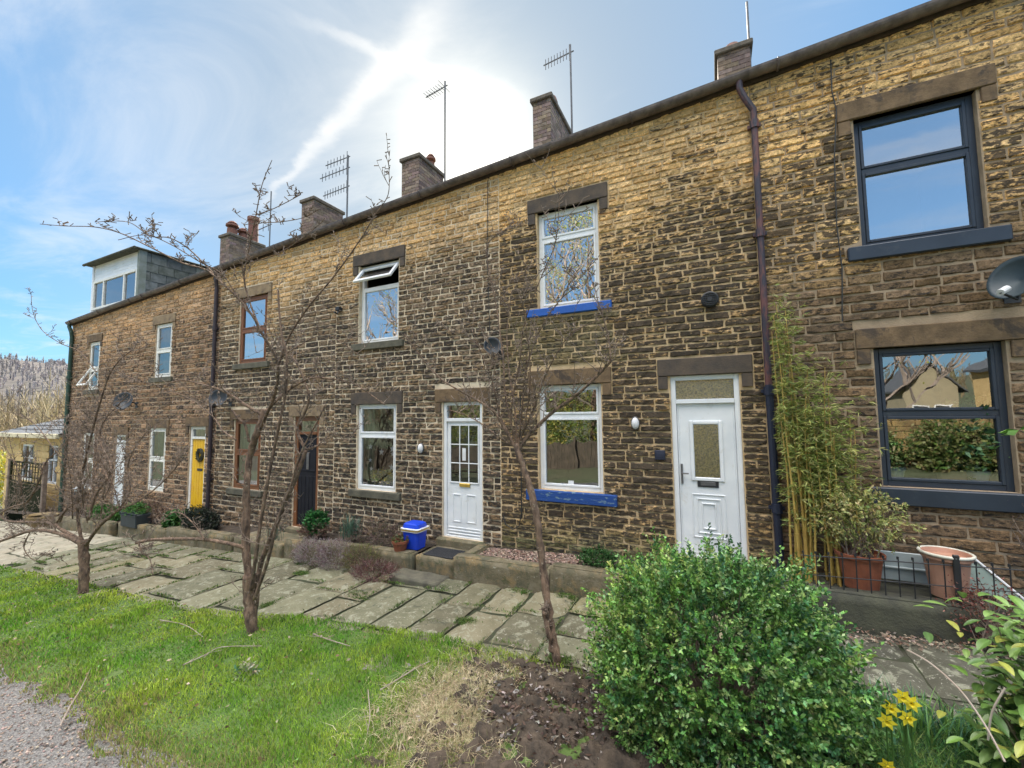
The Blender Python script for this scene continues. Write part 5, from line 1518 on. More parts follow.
pl = thing('planter_box', (-12.35, -.62, -.16), 'square dark planter box full of green plants, left of the yellow door', 'planter')
b = MB(); b.box(-12.7, -12.0, -.78, -.46, -.20, .10, 0, .015); frame_rect(b, -12.72, -11.98, .06, .13, .02, -.80, -.77); b.build('box', M['planter_teal'], pl)
V_, F_, C_, P0, D0, sl = sprig_cloud(260, ellipsoid_surf((-12.35, -.62, .14), (.3, .14, .12)), 7, .08, .045, .02, [(.05, .16, .03), (.1, .22, .05)]); raw_mesh('foliage', V_, F_, M['leaf'], C_, pl)
tr = thing('trough', (-17.0, -.72, -.6), 'ochre glazed trough at the foot of the left tree, before the end house', 'trough')
b = MB(); b.lathe([(.18, 0), (.28, .1), (.32, .26), (.34, .3), (.31, .3), (.27, .24)], (-16.9, -.85, -.62), 18, sx=1.4); b.build('bowl', M['ceramic'], tr, smooth=True)
tg = thing('hanging_pot', (-16.3, -.3, .1), 'small teal pot beneath the end house ground window', 'pot')
b = MB(); b.lathe([(.10, 0), (.15, .12), (.16, .24), (.13, .24)], (-16.35, -.3, .0), 14); b.build('pot', M['planter_teal'], tg); b = MB(); b.lathe([(.11, .26), (.14, .36), (.06, .40), (.001, .40)], (-16.35, -.3, .0), 12); b.build('lid', M['sheet_white'], tg)

# blue storage tub with white rim and brass-coloured band
tb = thing('storage_tub', (-4.32, -.42, .26), 'bright blue plastic tub with white rim by the nine-pane white door', 'tub')
def rrect(cx, cy, z, wx, wy, rr_=.05, n=6):
    out = []
    for (sx, sy, a0) in ((1, 1, 0), (-1, 1, 90), (-1, -1, 180), (1, -1, 270)):
        for i in range(n+1):
            a = R(a0+90*i/n); out.append((cx+sx*(wx-rr_)+rr_*math.cos(a), cy+sy*(wy-rr_)+rr_*math.sin(a), z))
    return out
def loft(mb, rings, m=0, cap=True):
    n = len(rings[0]); vs = [p for r_ in rings for p in r_]; fs = []
    for i in range(len(rings)-1):
        for k in range(n): fs.append((i*n+k, i*n+(k+1) % n, (i+1)*n+(k+1) % n, (i+1)*n+k))
    if cap: fs.append(tuple(range(n-1, -1, -1))); fs.append(tuple((len(rings)-1)*n+k for k in range(n)))
    mb.add(vs, fs, m)
cx, cy, z0 = -4.33, -.42, .255
b = MB(); loft(b, [rrect(cx, cy, z0, .135, .115), rrect(cx, cy, z0+.26, .155, .135)]); b.build('body', M['blue_tub'], tb, smooth=False)
b = MB(); loft(b, [rrect(cx, cy, z0+.262, .175, .155), rrect(cx, cy, z0+.31, .18, .16), rrect(cx, cy, z0+.315, .165, .145)]); b.build('rim', M['white_plastic'], tb)
b = MB(); loft(b, [rrect(cx, cy, z0+.278, .181, .161), rrect(cx, cy, z0+.298, .183, .163)], cap=False); b.build('band', M['brass'], tb)
b = MB(); loft(b, [rrect(cx, cy, z0+.316, .155, .135), rrect(cx, cy, z0+.37, .145, .125), rrect(cx, cy, z0+.385, .12, .10)]); b.build('lid', M['blue_tub'], tb)

def pot(parent, c, r, h, mt='terracotta', rim=.025, n=22):
    b = MB(); b.lathe([(.001, 0), (r*.72, 0), (r*.95, h-rim*1.6), (r*1.06, h-rim*1.5), (r*1.08, h), (r*.98, h), (r*.9, h-.04), (.001, h-.045)], c, n)
    return b.build('pot', M[mt], parent, smooth=False)
p1 = thing('potted_plant', (-4.42, -.62, .26), 'small terracotta bowl of red-green succulents in front of the blue tub', 'potted plant')
pot(p1, (-4.44, -.63, .255), .12, .15)
V_, F_, C_, P0, D0, sl = sprig_cloud(90, ellipsoid_surf((-4.44, -.63, .41), (.10, .10, .04)), 6, .04, .03, .014, [(.1, .14, .04), (.2, .07, .05), (.13, .18, .06)]); raw_mesh('foliage', V_, F_, M['leaf'], C_, p1)

p2 = thing('potted_shrub', (1.21, -.42, .56), 'round terracotta pot holding a pale yellow-leaved shrub beside the bamboo', 'potted shrub')
pot(p2, (1.22, -.42, .56), .19, .34)
PM = [(.42, .40, .14), (.34, .36, .12), (.5, .44, .2), (.24, .27, .09)]
V_, F_, C_, P0, D0, sl = sprig_cloud(420, ellipsoid_surf((1.22, -.42, 1.25), (.36, .26, .26), inner=.3, bump=.4), 7, .09, .04, .018, PM, upbias=.1); raw_mesh('foliage', V_, F_, M['leaf'], C_, p2)
stems_mesh(P0, D0, (1.22, -.42, .86), 'stems', 'twig', p2, 34, .007, .002)

p3 = thing('flower_pot', (1.85, -.44, .58), 'large empty peach-coloured pot with a pale rim behind the wire edging', 'pot')
pot(p3, (1.85, -.46, .60), .17, .39, 'peach_pot', rim=.03, n=28)
b = MB(); b.tube([(1.85+.182*math.cos(t), -.46+.182*math.sin(t), .985) for t in [2*math.pi*i/28 for i in range(29)]], .014, 8, cap=False); b.build('rim', M['curtain_white'], p3, smooth=True)
b = MB(); b.box(1.83, 1.875, -.655, -.63, .60, 1.02, 0, .006); b.build('strap', M['black_plastic'], p3)
b = MB(); b.box(1.36, 1.84, -.20, -.18, .60, .88, 0, .006); b.box(1.34, 1.86, -.225, -.20, .72, .74, 0, .004); tag(b.build('plastic_sheet', M['sheet_white']), 'low pale plastic sheet against the wall between terracotta and peach pots', 'sheet')
b = MB()
q = [(2.0, -.30, .62), (2.34, -.44, .60), (2.05, -.28, .95), (2.02, -.30, .95)]
b.add([(2.03, -.30, .62), (2.36, -.44, .61), (2.10, -.24, .93), (2.03, -.22, .93), (2.03, -.29, .62), (2.36, -.43, .61), (2.10, -.23, .93), (2.03, -.21, .93)], [(0,1,2,3),(4,7,6,5),(0,4,5,1),(1,5,6,2),(2,6,7,3),(3,7,4,0)])
lp = b.build('leaning_sheet', M['frosted']); tag(lp, 'greenish glass sheet leaning behind the peach pot', 'glass sheet')
b = MB(); b.tube([(2.09, -.25, .94), (2.37, -.445, .62)], .010, 6); b.build('edge_strip', M['white_plastic'], lp)
b = MB(); loft(b, [rrect(2.62, -.34, .62, .11, .10), rrect(2.62, -.34, .80, .13, .12)]); o = b.build('storage_tub', M['blue_tub']); tag(o, 'small blue tub cut off by the right edge of the photo', 'tub')

# wire edging on the dark kerb
we = thing('wire_edging', (1.6, -.6, .6), 'low black wire edging fence along the dark mossy kerb', 'edging fence')
b = MB(); x = .72
while x < 3.4:
    b.tube([(x, -.63, gz(x)+.30), (x+.004, -.63, gz(x)+.665)], .0055, 5)
    b.tube([(x, -.63, gz(x)+.665), (x, -.63, gz(x)+.69)], .010, 5); x += .105
b.build('uprights', M['black_plastic'], we)
b = MB(); b.tube([(.7, -.63, gz(.7)+.645), (3.4, -.63, gz(3.4)+.645)], .006, 5); b.tube([(.7, -.63, gz(.7)+.46), (3.4, -.63, gz(3.4)+.46)], .005, 5); b.build('rails', M['black_plastic'], we)

# bamboo
bb = thing('bamboo', (.95, -.28, .5), 'tall bamboo with yellow canes growing against the wall right of the drainpipe', 'bamboo')
r = random.Random(9)
cp = []
for i in range(27):
    xb_ = r.gauss(.78, .08) if i < 15 else r.gauss(1.05, .09); yb_ = r.uniform(-.42, -.2); h = r.uniform(1.6, 3.1) if i < 14 else r.uniform(1.2, 2.3)
    pts = []; dx = r.uniform(-.1, .12); dy = r.uniform(-.06, .10)
    for k in range(12):
        u = k/11; pts.append(Vector((xb_+dx*u*u+.01*math.sin(u*9+i), min(-.06, yb_+dy*u), .48+h*u)))
    rad = [.0125*(1-.75*k/11) for k in range(12)]
    m_ = MB(); m_.tube(pts, rad, 6)
    for k in range(1, 11): m_.tube([pts[k]-Vector((0,0,.006)), pts[k]+Vector((0,0,.006))], rad[k]*1.5, 6)
    m_.build('cane', M['bamboo'], bb, smooth=False); cp.append(pts)
P_ = []; D_ = []
for pts in cp:
    for k in range(4, 12):
        for q in range(13 if k > 5 else 4):
            p = pts[k]+Vector((r.gauss(0, .09), r.gauss(0, .06), r.gauss(0, .10))); p.y = min(p.y, -.05)
            if p.x < .62: p.x = .62+abs(p.x-.62)*.5
            a = r.uniform(0, 6.28)
            for w in range(5):
                P_.append(tuple(p)); a2 = a+r.uniform(-.9, .9); D_.append((math.cos(a2), math.sin(a2)*.7-.15, r.uniform(-.7, .3)))
P_ = np.array(P_); D_ = unit(np.array(D_))
V_, F_ = leaf_quads(P_, D_, rng.uniform(.05, .10, len(P_)), .010, droop=.15)
raw_mesh('foliage', V_, F_, M['leaf'], rep(colpick([(.26, .32, .07), (.38, .40, .10), (.18, .24, .06), (.46, .44, .16)], len(P_), .25), 4), bb)

# bare climber at far right and laurel leaves in the foreground
def laurel(name, c, n, L, label, sx, sy, sz, pal):
    t = thing(name, (c[0], c[1], gz(c[0])), label, 'shrub')
    r = random.Random(4); lv = MB(); cols = []; stm = MB()
    for i in range(n):
        p = Vector((c[0]+r.gauss(0, sx), c[1]+r.gauss(0, sy), c[2]+r.gauss(0, sz)))
        a = r.uniform(0, 6.28); d = Vector((math.cos(a), math.sin(a)-.3, r.uniform(-.35, .35))).normalized(); s_ = d.cross(Vector((0, 0, 1))).normalized(); nn = s_.cross(d)
        l = L*r.uniform(.7, 1.2); w = l*.40; base = len(lv.v)
        nu, nv = 6, 4
        for j in range(nu+1):
            u = j/nu; ww = w*math.sin(math.pi*min(1, u*.95+.03))**.75
            for k in range(nv+1):
                v_ = (k/nv-.5)*2
                q = p+d*l*u+s_*ww*.5*v_+nn*(abs(v_)*ww*.16 - .25*l*u*u)
                lv.v.append(tuple(q)); 
                c0 = pal[i % len(pal)]; kk = 1.25 if k == nv//2 else 1
                cols.append((c0[0]*kk, c0[1]*kk, c0[2]*kk, 1))
        for j in range(nu):
            for k in range(nv):
                q = base+j*(nv+1)+k; lv.f.append((q, q+1, q+nv+2, q+nv+1)); lv.m.append(0)
        b0 = Vector((c[0]+r.gauss(0, .05), c[1]+r.gauss(0, .05), gz(c[0])))
        if i % 9 == 0: stm.tube([b0, b0.lerp(p, .5)+Vector((0, 0, .05)), p], [.006, .004, .002], 5)
    lv.c = cols; lv.build('leaves', M['leaf_box'], t, recalc=False, smooth=True); stm.build('stems', M['twig'], t)
lc = at(1008, 690, -2.6)
laurel('laurel', (lc.x+.14, -2.6, lc.z-.05), 800, .10, 'glossy broad-leaved green and yellow shrub at the right edge foreground', .14, .14, .22, [(.14, .26, .05), (.16, .27, .06), (.07, .14, .03), (.24, .36, .10), (.12, .22, .05), (.10, .18, .04), (.16, .26, .06), (.09, .17, .05), (.20, .32, .09), (.34, .36, .07)])
rc = at(985, 612, -.72)
clump('climber_stems', (rc.x, rc.y-.05, rc.z), (.20, .12, .22), 260, .03, .012, [(.18, .05, .04), (.12, .04, .03), (.26, .14, .09)], 'reddish brown dead stems hanging over the dark kerb', 'dead plant', k=4, slen=.12, ns=60, inner=.2)
clump('climber_stems', (2.62, -.15, 1.25), (.26, .12, .26), 40, .02, .008, [(.12, .07, .06), (.2, .13, .1)], 'bare tangled twigs beneath the navy sill at the right edge', 'climber', k=2, slen=.12, ns=60, inner=.2)
lb = at(1019, 430, -2.2)
b = MB(); b.tube([lb+Vector((.5, 0, -.5)), lb+Vector((.2, 0, -.15)), lb], .004, 5)
tb_ = b.build('branch_tip', M['twig']); tag(tb_, 'leafy twig tip poking in at the right edge beside the lower navy window', 'twig')
P_ = np.array([tuple(lb)]*7); D_ = unit(rng.normal(size=(7, 3))*np.array([[1, .5, .5]])-np.array([[.6, 0, 0]]))
V_, F_ = leaf_quads(P_, D_, .09, .035); raw_mesh('leaves', V_, F_, M['leaf'], rep(colpick([(.12, .25, .04)], 7), 4), tb_)

# daffodils
def daffodil(px, py, Y, label, first=None):
    p = at(px, py, Y); g0 = gz(p.x)
    t = thing('daffodil', (p.x, p.y+.03, g0), label, 'daffodil', 'yellow daffodils by the box bush')
    s_ = MB(); s_.tube([(p.x, p.y+.05, g0), (p.x+.005, p.y+.04, (g0+p.z)/2), (p.x, p.y+.02, p.z-.005), (p.x, p.y, p.z)], .004, 6); s_.build('stem', M['grass_green'], t)
    f = MB(); fd = Vector((rnd.uniform(-.3, .3), -1, rnd.uniform(-.1, .3))).normalized(); q = fd.to_track_quat('Z', 'Y').to_matrix().to_4x4(); q.translation = p
    for k in range(6):
        a = k*math.pi/3; d = Vector((math.cos(a), math.sin(a), .12)); s2 = Vector((-math.sin(a), math.cos(a), 0))
        f.add([q @ (d*.004), q @ (d*.022+s2*.012), q @ (d*.044), q @ (d*.022-s2*.012)], [(0,1,2,3)])
    f.build('petals', M['petal'], t, recalc=False)
    c = MB(); c.lathe([(.004, 0), (.009, .008), (.010, .018), (.014, .024), (.010, .022), (.003, .004)], (0,0,0), 10); c.v = [tuple(q @ Vector(v_)) for v_ in c.v]; c.build('trumpet', M['petal'], t)
M['grass_green'] = mat('stem_green', (.06, .14, .03), (.04, .1, .02), scale=9, rough=.5)
for (a, b_, l) in ((903, 697, 'topmost daffodil of the cluster'), (911, 703, 'daffodil at the right of the cluster'), (891, 708, 'daffodil left of the cluster centre'), (907, 718, 'lowest large daffodil of the cluster'), (887, 721, 'small daffodil lowest on the left, against the bush'), (888, 766, 'daffodil cut off by the bottom edge')):
    daffodil(a, b_, -2.8, l)
gp = [(.08, .22, .08), (.12, .28, .08), (.09, .22, .13), (.18, .34, .08)]
for i, (a, b_, hgt, nn) in enumerate(((900, 745, .34, 60), (935, 735, .36, 40), (880, 760, .3, 50), (960, 745, .3, 40), (985, 760, .26, 60), (925, 765, .28, 60))):
    p = at(a, b_, -2.3)
    blades('daffodil_leaves', p.x, -2.25+.07*(i % 3)-.05, gz(p.x)+.02, nn, hgt, .011, gp, ['strap-leaf clump under the daffodil flowers', 'tall grey-green spears right of the daffodils', 'leaf clump against the foot of the box bush', 'leaf clump left of the broad-leaved shrub', 'leaf clump at the bottom right corner', 'leaf clump at the bottom edge below the flowers'][i], 'plant', 'strap-leaved clumps in the right foreground', spread=.09, lean=.6)
def undergrowth(n):
    x = rng.uniform(.5, 1.9, n); y = -2.02-.75*rng.random(n)**.8-.12*np.sin(x*7)
    return np.stack([x, y, gzv(x)+.04], 1)
tag(grass_patch('undergrowth', 14000, undergrowth, lambda P: colpick([(.07, .19, .05), (.13, .28, .06), (.06, .14, .07), (.22, .32, .09)], len(P), .3), (.05, .16), .004, lean=.9), 'dense green undergrowth around the daffodils', 'undergrowth', kind='stuff')
st_ = MB(); a0 = [at(x, y, Y) for x, y, Y in ((1005, 762, -3.3), (985, 725, -3.2), (960, 690, -3.1), (930, 663, -2.95), (907, 650, -2.85))]
st_.tube(catmull(a0), .004, 5); a1 = [at(x, y, Y) for x, y, Y in ((988, 740, -3.2), (992, 712, -3.2), (1005, 688, -3.2))]; st_.tube(catmull(a1), .004, 5)
tag(st_.build('dead_stalk', M['twig_pale']), 'long pale arching stalk over the dark paving', 'stalk')
# primrose tuft in lawn
pr = at(243, 700, -3.35)
clump('primrose', (pr.x, -3.35, gz(pr.x)+.06), (.07, .07, .05), 24, .04, .02, [(.30, .36, .16), (.4, .42, .28), (.12, .25, .12)], 'pale primrose tuft in the middle of the lawn', 'plant', k=5, slen=.05, ns=0)

# ------------------------------------------------------------------ inside the windows (seen through the glass)
def star(parent, x, z, s, y, nme='flower_sticker', mt='white_plastic'):
    b = MB(); vs = [(x, y, z)]; 
    for i in range(10):
        a = math.pi*2*i/10+.3; r_ = s if i % 2 == 0 else s*.42; vs.append((x+r_*math.cos(a), y, z+r_*math.sin(a)))
    b.add(vs, [(0, i+1, (i+1) % 10+1) for i in range(10)]); b.build(nme, M[mt], parent, recalc=False)
for (u, vv, s) in ((.27, .50, .06), (.27, .34, .05), (.55, .44, .07), (.82, .48, .07), (.80, .27, .07), (.82, .42, .05), (.30, .24, .05)):
    star(wCL, WC_L[0]+.95*u, WC_L[2]+1.55*vv, s, .082)
fl = thing('flower_bunch', (-5.5, .3, 1.0), 'yellow flowers standing inside the star-decorated window', 'flowers')
V_, F_, C_, P0, D0, sl = sprig_cloud(130, ellipsoid_surf((-5.48, .17, 1.16), (.30, .05, .13)), 6, .07, .05, .025, [(.8, .62, .12), (.7, .6, .25), (.4, .42, .15), (.8, .72, .5)]); raw_mesh('blooms', V_, F_, M['leaf'], C_, fl)
b = MB(); b.lathe([(.06, -.16), (.09, -.05), (.07, .05)], (-5.48, .20, 1.05), 12); b.build('vase', M['planter_teal'], fl)
b = MB(); b.box(-1.97, -1.89, .085, .09, 1.30, 1.345); b.build('window_sticker', M['white_plastic'], wBL)
hp = thing('houseplant', (1.72, .3, 1.55), 'houseplant in a pale pot, left inside the lower navy window', 'houseplant', 'houseplants on the inner sill')
pot(hp, (1.73, .21, 1.56), .08, .13, 'sheet_white')
V_, F_, C_, P0, D0, sl = sprig_cloud(160, ellipsoid_surf((1.73, .22, 1.92), (.12, .07, .22)), 6, .08, .05, .022, [(.10, .22, .06), (.14, .28, .08)]); raw_mesh('foliage', V_, F_, M['leaf'], C_, hp)
hp = thing('houseplant', (2.4, .3, 1.55), 'large dark houseplant in a pale pot, right inside the lower navy window', 'houseplant', 'houseplants on the inner sill')
pot(hp, (2.38, .21, 1.56), .09, .12, 'sheet_white')
V_, F_, C_, P0, D0, sl = sprig_cloud(200, ellipsoid_surf((2.38, .22, 2.0), (.20, .07, .34)), 6, .10, .08, .04, [(.05, .13, .05), (.09, .18, .07)]); raw_mesh('foliage', V_, F_, M['leaf'], C_, hp)
b = MB(); b.box(2.08, 2.28, .16, .26, 1.565, 1.67, 0, .006); tag(b.build('wooden_box', M['wood_tan']), 'small wooden box between the houseplants inside the lower navy window', 'box')

# ------------------------------------------------------------------ left end: annexe, gate, hedge, wood, hill
an = thing('garden_annexe', (-21.5, 1.5, -1.0), 'small sandy stone annexe with a slate hipped roof beyond the end house', 'annexe')
ax0, ax1, ay0, ay1 = -23.6, -18.5, .1, 4.5
b = MB()
for (a, b_, c, e) in ((ax0, -22.3, -1.6, 1.72), (-21.1, -20.1, -1.6, 1.72), (-19.2, ax1, -1.6, 1.72), (-22.3, -21.1, -1.6, .2), (-20.1, -19.2, -1.6, .2), (-22.3, -21.1, 1.45, 1.72), (-20.1, -19.2, 1.45, 1.72)):
    b.box(a, b_, ay0, ay0+.25, c, e)
b.box(ax0, ax0+.25, ay0+.25, ay1, -1.6, 1.72); b.box(ax0, ax1, ay1-.2, ay1, -1.6, 1.72)
rr = random.Random(2)
for k in range(14):
    z = -1.4+k*.22; x = ax0
    while x < ax1:
        l = rr.uniform(.3, .7)
        if not any(a-.05 < x+l/2 < b_+.05 and z < 1.5 and z > .1 for a, b_ in ((-22.3, -21.1), (-20.1, -19.2))) and x+l < ax1+.1:
            b.box(x+.01, min(x+l-.01, ax1), ay0-.015, ay0+.01, z+.01, z+.20, 0, .006)
        x += l
b.build('wall', M['sand_stone'], an)
for (a, b_) in ((-22.3, -21.1), (-20.1, -19.2)):
    f = MB(); frame_rect(f, a, b_, .2, 1.45, .07, ay0+.05, ay0+.12); f.box((a+b_)/2-.03, (a+b_)/2+.03, ay0+.05, ay0+.12, .27, 1.38); f.box(a+.07, b_-.07, ay0+.05, ay0+.12, .95, 1.0)
    wn = f.build('window', M['upvc'], an); g = MB(); pane(g, a+.07, b_-.07, .27, 1.38, ay0+.09); g.build('pane', M['glass_low'], wn, recalc=False)
b = MB(); b.box(ax0-.25, ax1+.02, ay0-.30, ay0-.2, 1.70, 1.85, 0, .01); b.box(ax0-.25, ax1+.02, ay0-.2, ay1, 1.74, 1.80); b.build('eaves', M['cream'], an)
b = MB(); z = 1.85; vs = [(ax0-.25, ay0-.25, z), (ax1+.05, ay0-.25, z), (ax1+.05, ay1+.1, z), (ax0-.25, ay1+.1, z), (ax0+1.6, 2.3, z+.85), (ax1+.05, 2.3, z+.85)]
b.add(vs, [(0,1,5,4),(1,2,5),(2,3,4,5),(3,0,4),(0,3,2,1)]); 
for k in range(1, 7):
    u = k/7; b.tube([(ax0-.25+1.85*u, ay0-.25+2.45*u, z+.85*u+.01), (ax1+.05, ay0-.25+2.45*u, z+.85*u+.01)], .012, 4)
b.build('roof', M['slate'], an)

fg = thing('trellis_gate', (-20, -.4, -.9), 'dark green boarded garden gate with a trellis top, left of the end house', 'gate')
gx0, gx1, gy = -21.4, -18.7, -.35
b = MB(); x = gx0
while x < gx1-.05: b.box(x+.004, x+.116, gy, gy+.02, -.95, .25, 0, .003); x += .12
b.build('boards', M['wood_green'], fg)
b = MB(); frame_rect(b, gx0, gx1, .26, .95, .06, gy, gy+.04)
x = gx0+.25
while x < gx1-.1: b.box(x, x+.025, gy+.01, gy+.025, .30, .92); x += .22
for z in (.46, .64, .8): b.box(gx0+.05, gx1-.05, gy-.004, gy+.008, z, z+.025)
b.build('trellis', M['wood_green'], fg)
b = MB(); b.box(gx0-.12, gx0, gy-.03, gy+.07, -1.0, 1.0, 0, .01); b.build('post', M['twig'], fg); b = MB(); b.box(gx1, gx1+.12, gy-.03, gy+.07, -1.0, 1.0, 0, .01); b.build('post', M['twig'], fg)

clump('forsythia', (-25.2, .6, .0), (1.3, .8, 1.0), 1600, .07, .04, [(.55, .45, .03), (.42, .40, .04), (.3, .34, .05)], 'bright yellow hedge bush beyond the annexe at the left edge', 'bush', k=6, slen=.2, ns=20)

# bare sunlit wood behind the terrace end: upright twiggy poles, one mass
def wood(name, cx, cy, dx, dy, n, h, pal, label, zf, wmul=1.0, asym=1):
    V_ = []; F_ = []; C_ = []
    r = random.Random(77)
    for i in range(n):
        x = cx+r.uniform(-dx, dx); y = cy+r.uniform(-dy, dy); z = zf(x, y); H = h*r.uniform(.6, 1.15)
        c = pal[r.randrange(len(pal))]
        nb_ = 26
        for k in range(nb_):
            if k == 0: p = Vector((x, y, z-.3)); q = Vector((x+r.uniform(-.3, .3), y, z+H)); w = .05*wmul
            else:
                u = r.uniform(.15, .95); p = Vector((x, y, z+H*u)); L = H*.26*(1.1-u)+.3; a = r.uniform(0, 6.28); q = p+Vector((math.cos(a)*L*.6, math.sin(a)*L*.6, L*.9)); w = .022*wmul
            s_ = Vector((-(q-p).y, (q-p).x, 0)); s_ = (s_.normalized() if s_.length > .01 else Vector((0, 1, 0)))
            s2 = (q-p).cross(s_).normalized()
            for sv in ((s_, s2) if k == 0 else (Vector((r.uniform(-1, 1), r.uniform(-1, 1), 0)).normalized(),)):
                b0 = len(V_); V_ += [tuple(p-sv*w), tuple(p+sv*w), tuple(q+sv*w*.3), tuple(q-sv*w*.3)]; F_.append((b0, b0+1, b0+2, b0+3))
                kk = r.uniform(.7, 1.3); C_ += [(c[0]*kk, c[1]*kk, c[2]*kk, 1)]*4
    o = raw_mesh(name, V_, F_, M['woods'], C_)
    return tag(o, label, 'woodland', kind='stuff')
wood('woodland', -72, 24, 24, 16, 1700, 8, [(.46, .36, .20), (.36, .28, .16), (.28, .22, .15), (.54, .44, .27)], 'sunlit bare woodland behind the annexe on the left', lambda x, y: gz(x)-.3, 1.0)
hb = MB()
def hillpt(u, v):
    x = -520+440*u; y = -120+360*v
    d = max(0, (-150-x)/200.0); hh = 46*min(1, d)*math.sin(math.pi*min(1, max(0.02, v)))**.5
    return (x, y, gz(-60)-1.5+hh*(.9+.12*noise.noise(Vector((x*.01, y*.01, 0))))+1.5*noise.noise(Vector((x*.05, y*.05, 0)))*min(1, d*3))
hb.grid(hillpt, 60, 40); tag(hb.build('hill', M['hill'], recalc=False, smooth=True), kind='structure')
def hz(x, y):
    u = (x+520)/440; v = (y+120)/360
    return hillpt(u, v)[2]
wood('hill_woodland', -300, 70, 110, 120, 3600, 3.5, [(.50, .45, .44), (.42, .37, .37), (.56, .50, .46), (.36, .33, .31)], 'grey-brown bare woodland on the far hill at the left', hz, 6.0)

# ------------------------------------------------------------------ across the lane (seen only in the window reflections)
fn = thing('board_fence', (0, -13.0, 0), 'low close-boarded timber fence on the far side of the lane', 'fence')
b = MB(); x = -30
while x < 3.6:
    b.box(x+.004, x+.136, -13.0, -12.98, gz(x)-.2, gz(x)+1.1+.06*math.sin(x*7), 0, .003); x += .14
b.build('boards', M['fence_grey'], fn)
b = MB(); x = -30
while x < 3.6: b.box(x, x+.10, -12.98, -12.88, gz(x)-.2, gz(x)+1.3, 0, .01); x += 2.4
b.build('posts', M['fence_grey'], fn)
b = MB(); rr = random.Random(8)
for k in range(9):
    x = 4.0
    while x < 15:
        l = rr.uniform(.3, .7); b.box(x+.01, x+l-.01, -13.0-.3, -13.0+rr.uniform(.0, .04), gz(4)+.2+k*.2-.2, gz(4)+.2+k*.2-.012, 0, .02); x += l
tag(b.build('retaining_wall', M['wall_gold']), 'sunlit golden stone garden wall across the lane', 'wall')
def back_house(x0, x1, y0, y1, zb, zt, mt, label):
    t = thing('detached_house', ((x0+x1)/2, (y0+y1)/2, zb), label, 'house')
    b = MB(); b.box(x0, x1, y0, y1, zb, zt); ym = (y0+y1)/2; xm = (x0+x1)/2
    b.add([(x0, y1, zt), (x1, y1, zt), (xm, y1, zt+1.7)], [(0,1,2)]); b.add([(x0, y0, zt), (x1, y0, zt), (xm, y0, zt+1.7)], [(0,2,1)])
    b.build('wall', M[mt], t, recalc=False)
    r_ = MB()
    for sx, xe in ((-1, x0), (1, x1)):
        r_.add([(xm, y0-.3, zt+1.8), (xm, y1+.3, zt+1.8), (xe+sx*.4, y1+.3, zt-.25), (xe+sx*.4, y0-.3, zt-.25), (xm, y0-.3, zt+1.65), (xm, y1+.3, zt+1.65), (xe+sx*.4, y1+.3, zt-.4), (xe+sx*.4, y0-.3, zt-.4)], [(0,1,2,3),(4,7,6,5),(0,4,5,1),(1,5,6,2),(2,6,7,3),(3,7,4,0)])
    r_.build('roof', M['slate'], t)
    for k in range(2):
        wx = x0+(x1-x0)*(.28+.44*k)
        for zz in (zb+1.2, zb+3.8):
            if zz+1.2 < zt+.6:
                f = MB(); frame_rect(f, wx-.5, wx+.5, zz, zz+1.2, .08, y1-.02, y1+.05); w_ = f.build('window', M['upvc'], t)
                g = MB(); g.box(wx-.42, wx+.42, y1+.0, y1+.01, zz+.08, zz+1.12); g.build('pane', M['glass_dark'], w_)
    return t
M['glass_dark'] = mat('dark_glazing', (.02, .03, .035), (.03, .035, .04), scale=2, rough=.08, spec=.8)
back_house(12.6, 15.6, -40, -35, 0.3, 4.0, 'cream_far', 'cream rendered house across the lane')
back_house(15.6, 21.0, -33, -28, 0.3, 5.2, 'sand_stone', 'sandy stone house across the lane')
def lane_tree(x, y, h, seed, label, pal, nl):
    z = far_h(x, y); t = thing('lane_tree', (x, y, z), label, 'tree', 'bare trees across the lane'); r = random.Random(seed)
    tr_ = MB(); tw = MB(); tips = []
    tr_.tube([(x, y, z-.2), (x+.1, y, z+h*.3), (x-.05, y+.1, z+h*.6), (x, y, z+h*.9)], [.16, .12, .07, .02], 8)
    def grow(p, d, L, r0, lv):
        q = p.copy(); pts = [p]
        for i in range(4):
            d = (d+Vector((r.uniform(-.25, .25), r.uniform(-.25, .25), r.uniform(-.05, .22)))).normalized(); q = q+d*L/4; pts.append(q.copy())
        r0 = max(r0*1.5, .02); tw.tube(pts, [r0, r0*.8, r0*.65, r0*.5, r0*.35], 4, cap=False); tips.append(pts[-1]); tips.append(pts[3])
        if lv:
            for k in range(4): i = r.randrange(1, 5); grow(pts[i], (d+Vector((r.uniform(-1, 1), r.uniform(-1, 1), r.uniform(-.2, .7)))).normalized(), L*.6, r0*.5, lv-1)
    for k in range(19):
        u = .18+.72*k/19; p = Vector((x, y, z+h*u)); a = k*2.4; grow(p, Vector((math.cos(a), math.sin(a), .7)).normalized(), h*.38*(1.2-u), .05*(1.2-u), 2)
    tr_.build('trunk', M['bark'], t); tw.build('crown', M['twig_pale'], t, recalc=False)
    if nl:
        T_ = np.array([tuple(p) for p in tips]); i = rng.integers(0, len(T_), nl); P = T_[i]+rng.normal(0, .18, (nl, 3)); D = unit(rng.normal(size=(nl, 3)))
        V_, F_ = leaf_quads(P, D, .09, .06); raw_mesh('leaves', V_, F_, M['leaf'], rep(colpick(pal, nl, .3), 4), t)
GY = [(.36, .38, .06), (.25, .3, .05), (.45, .42, .10)]
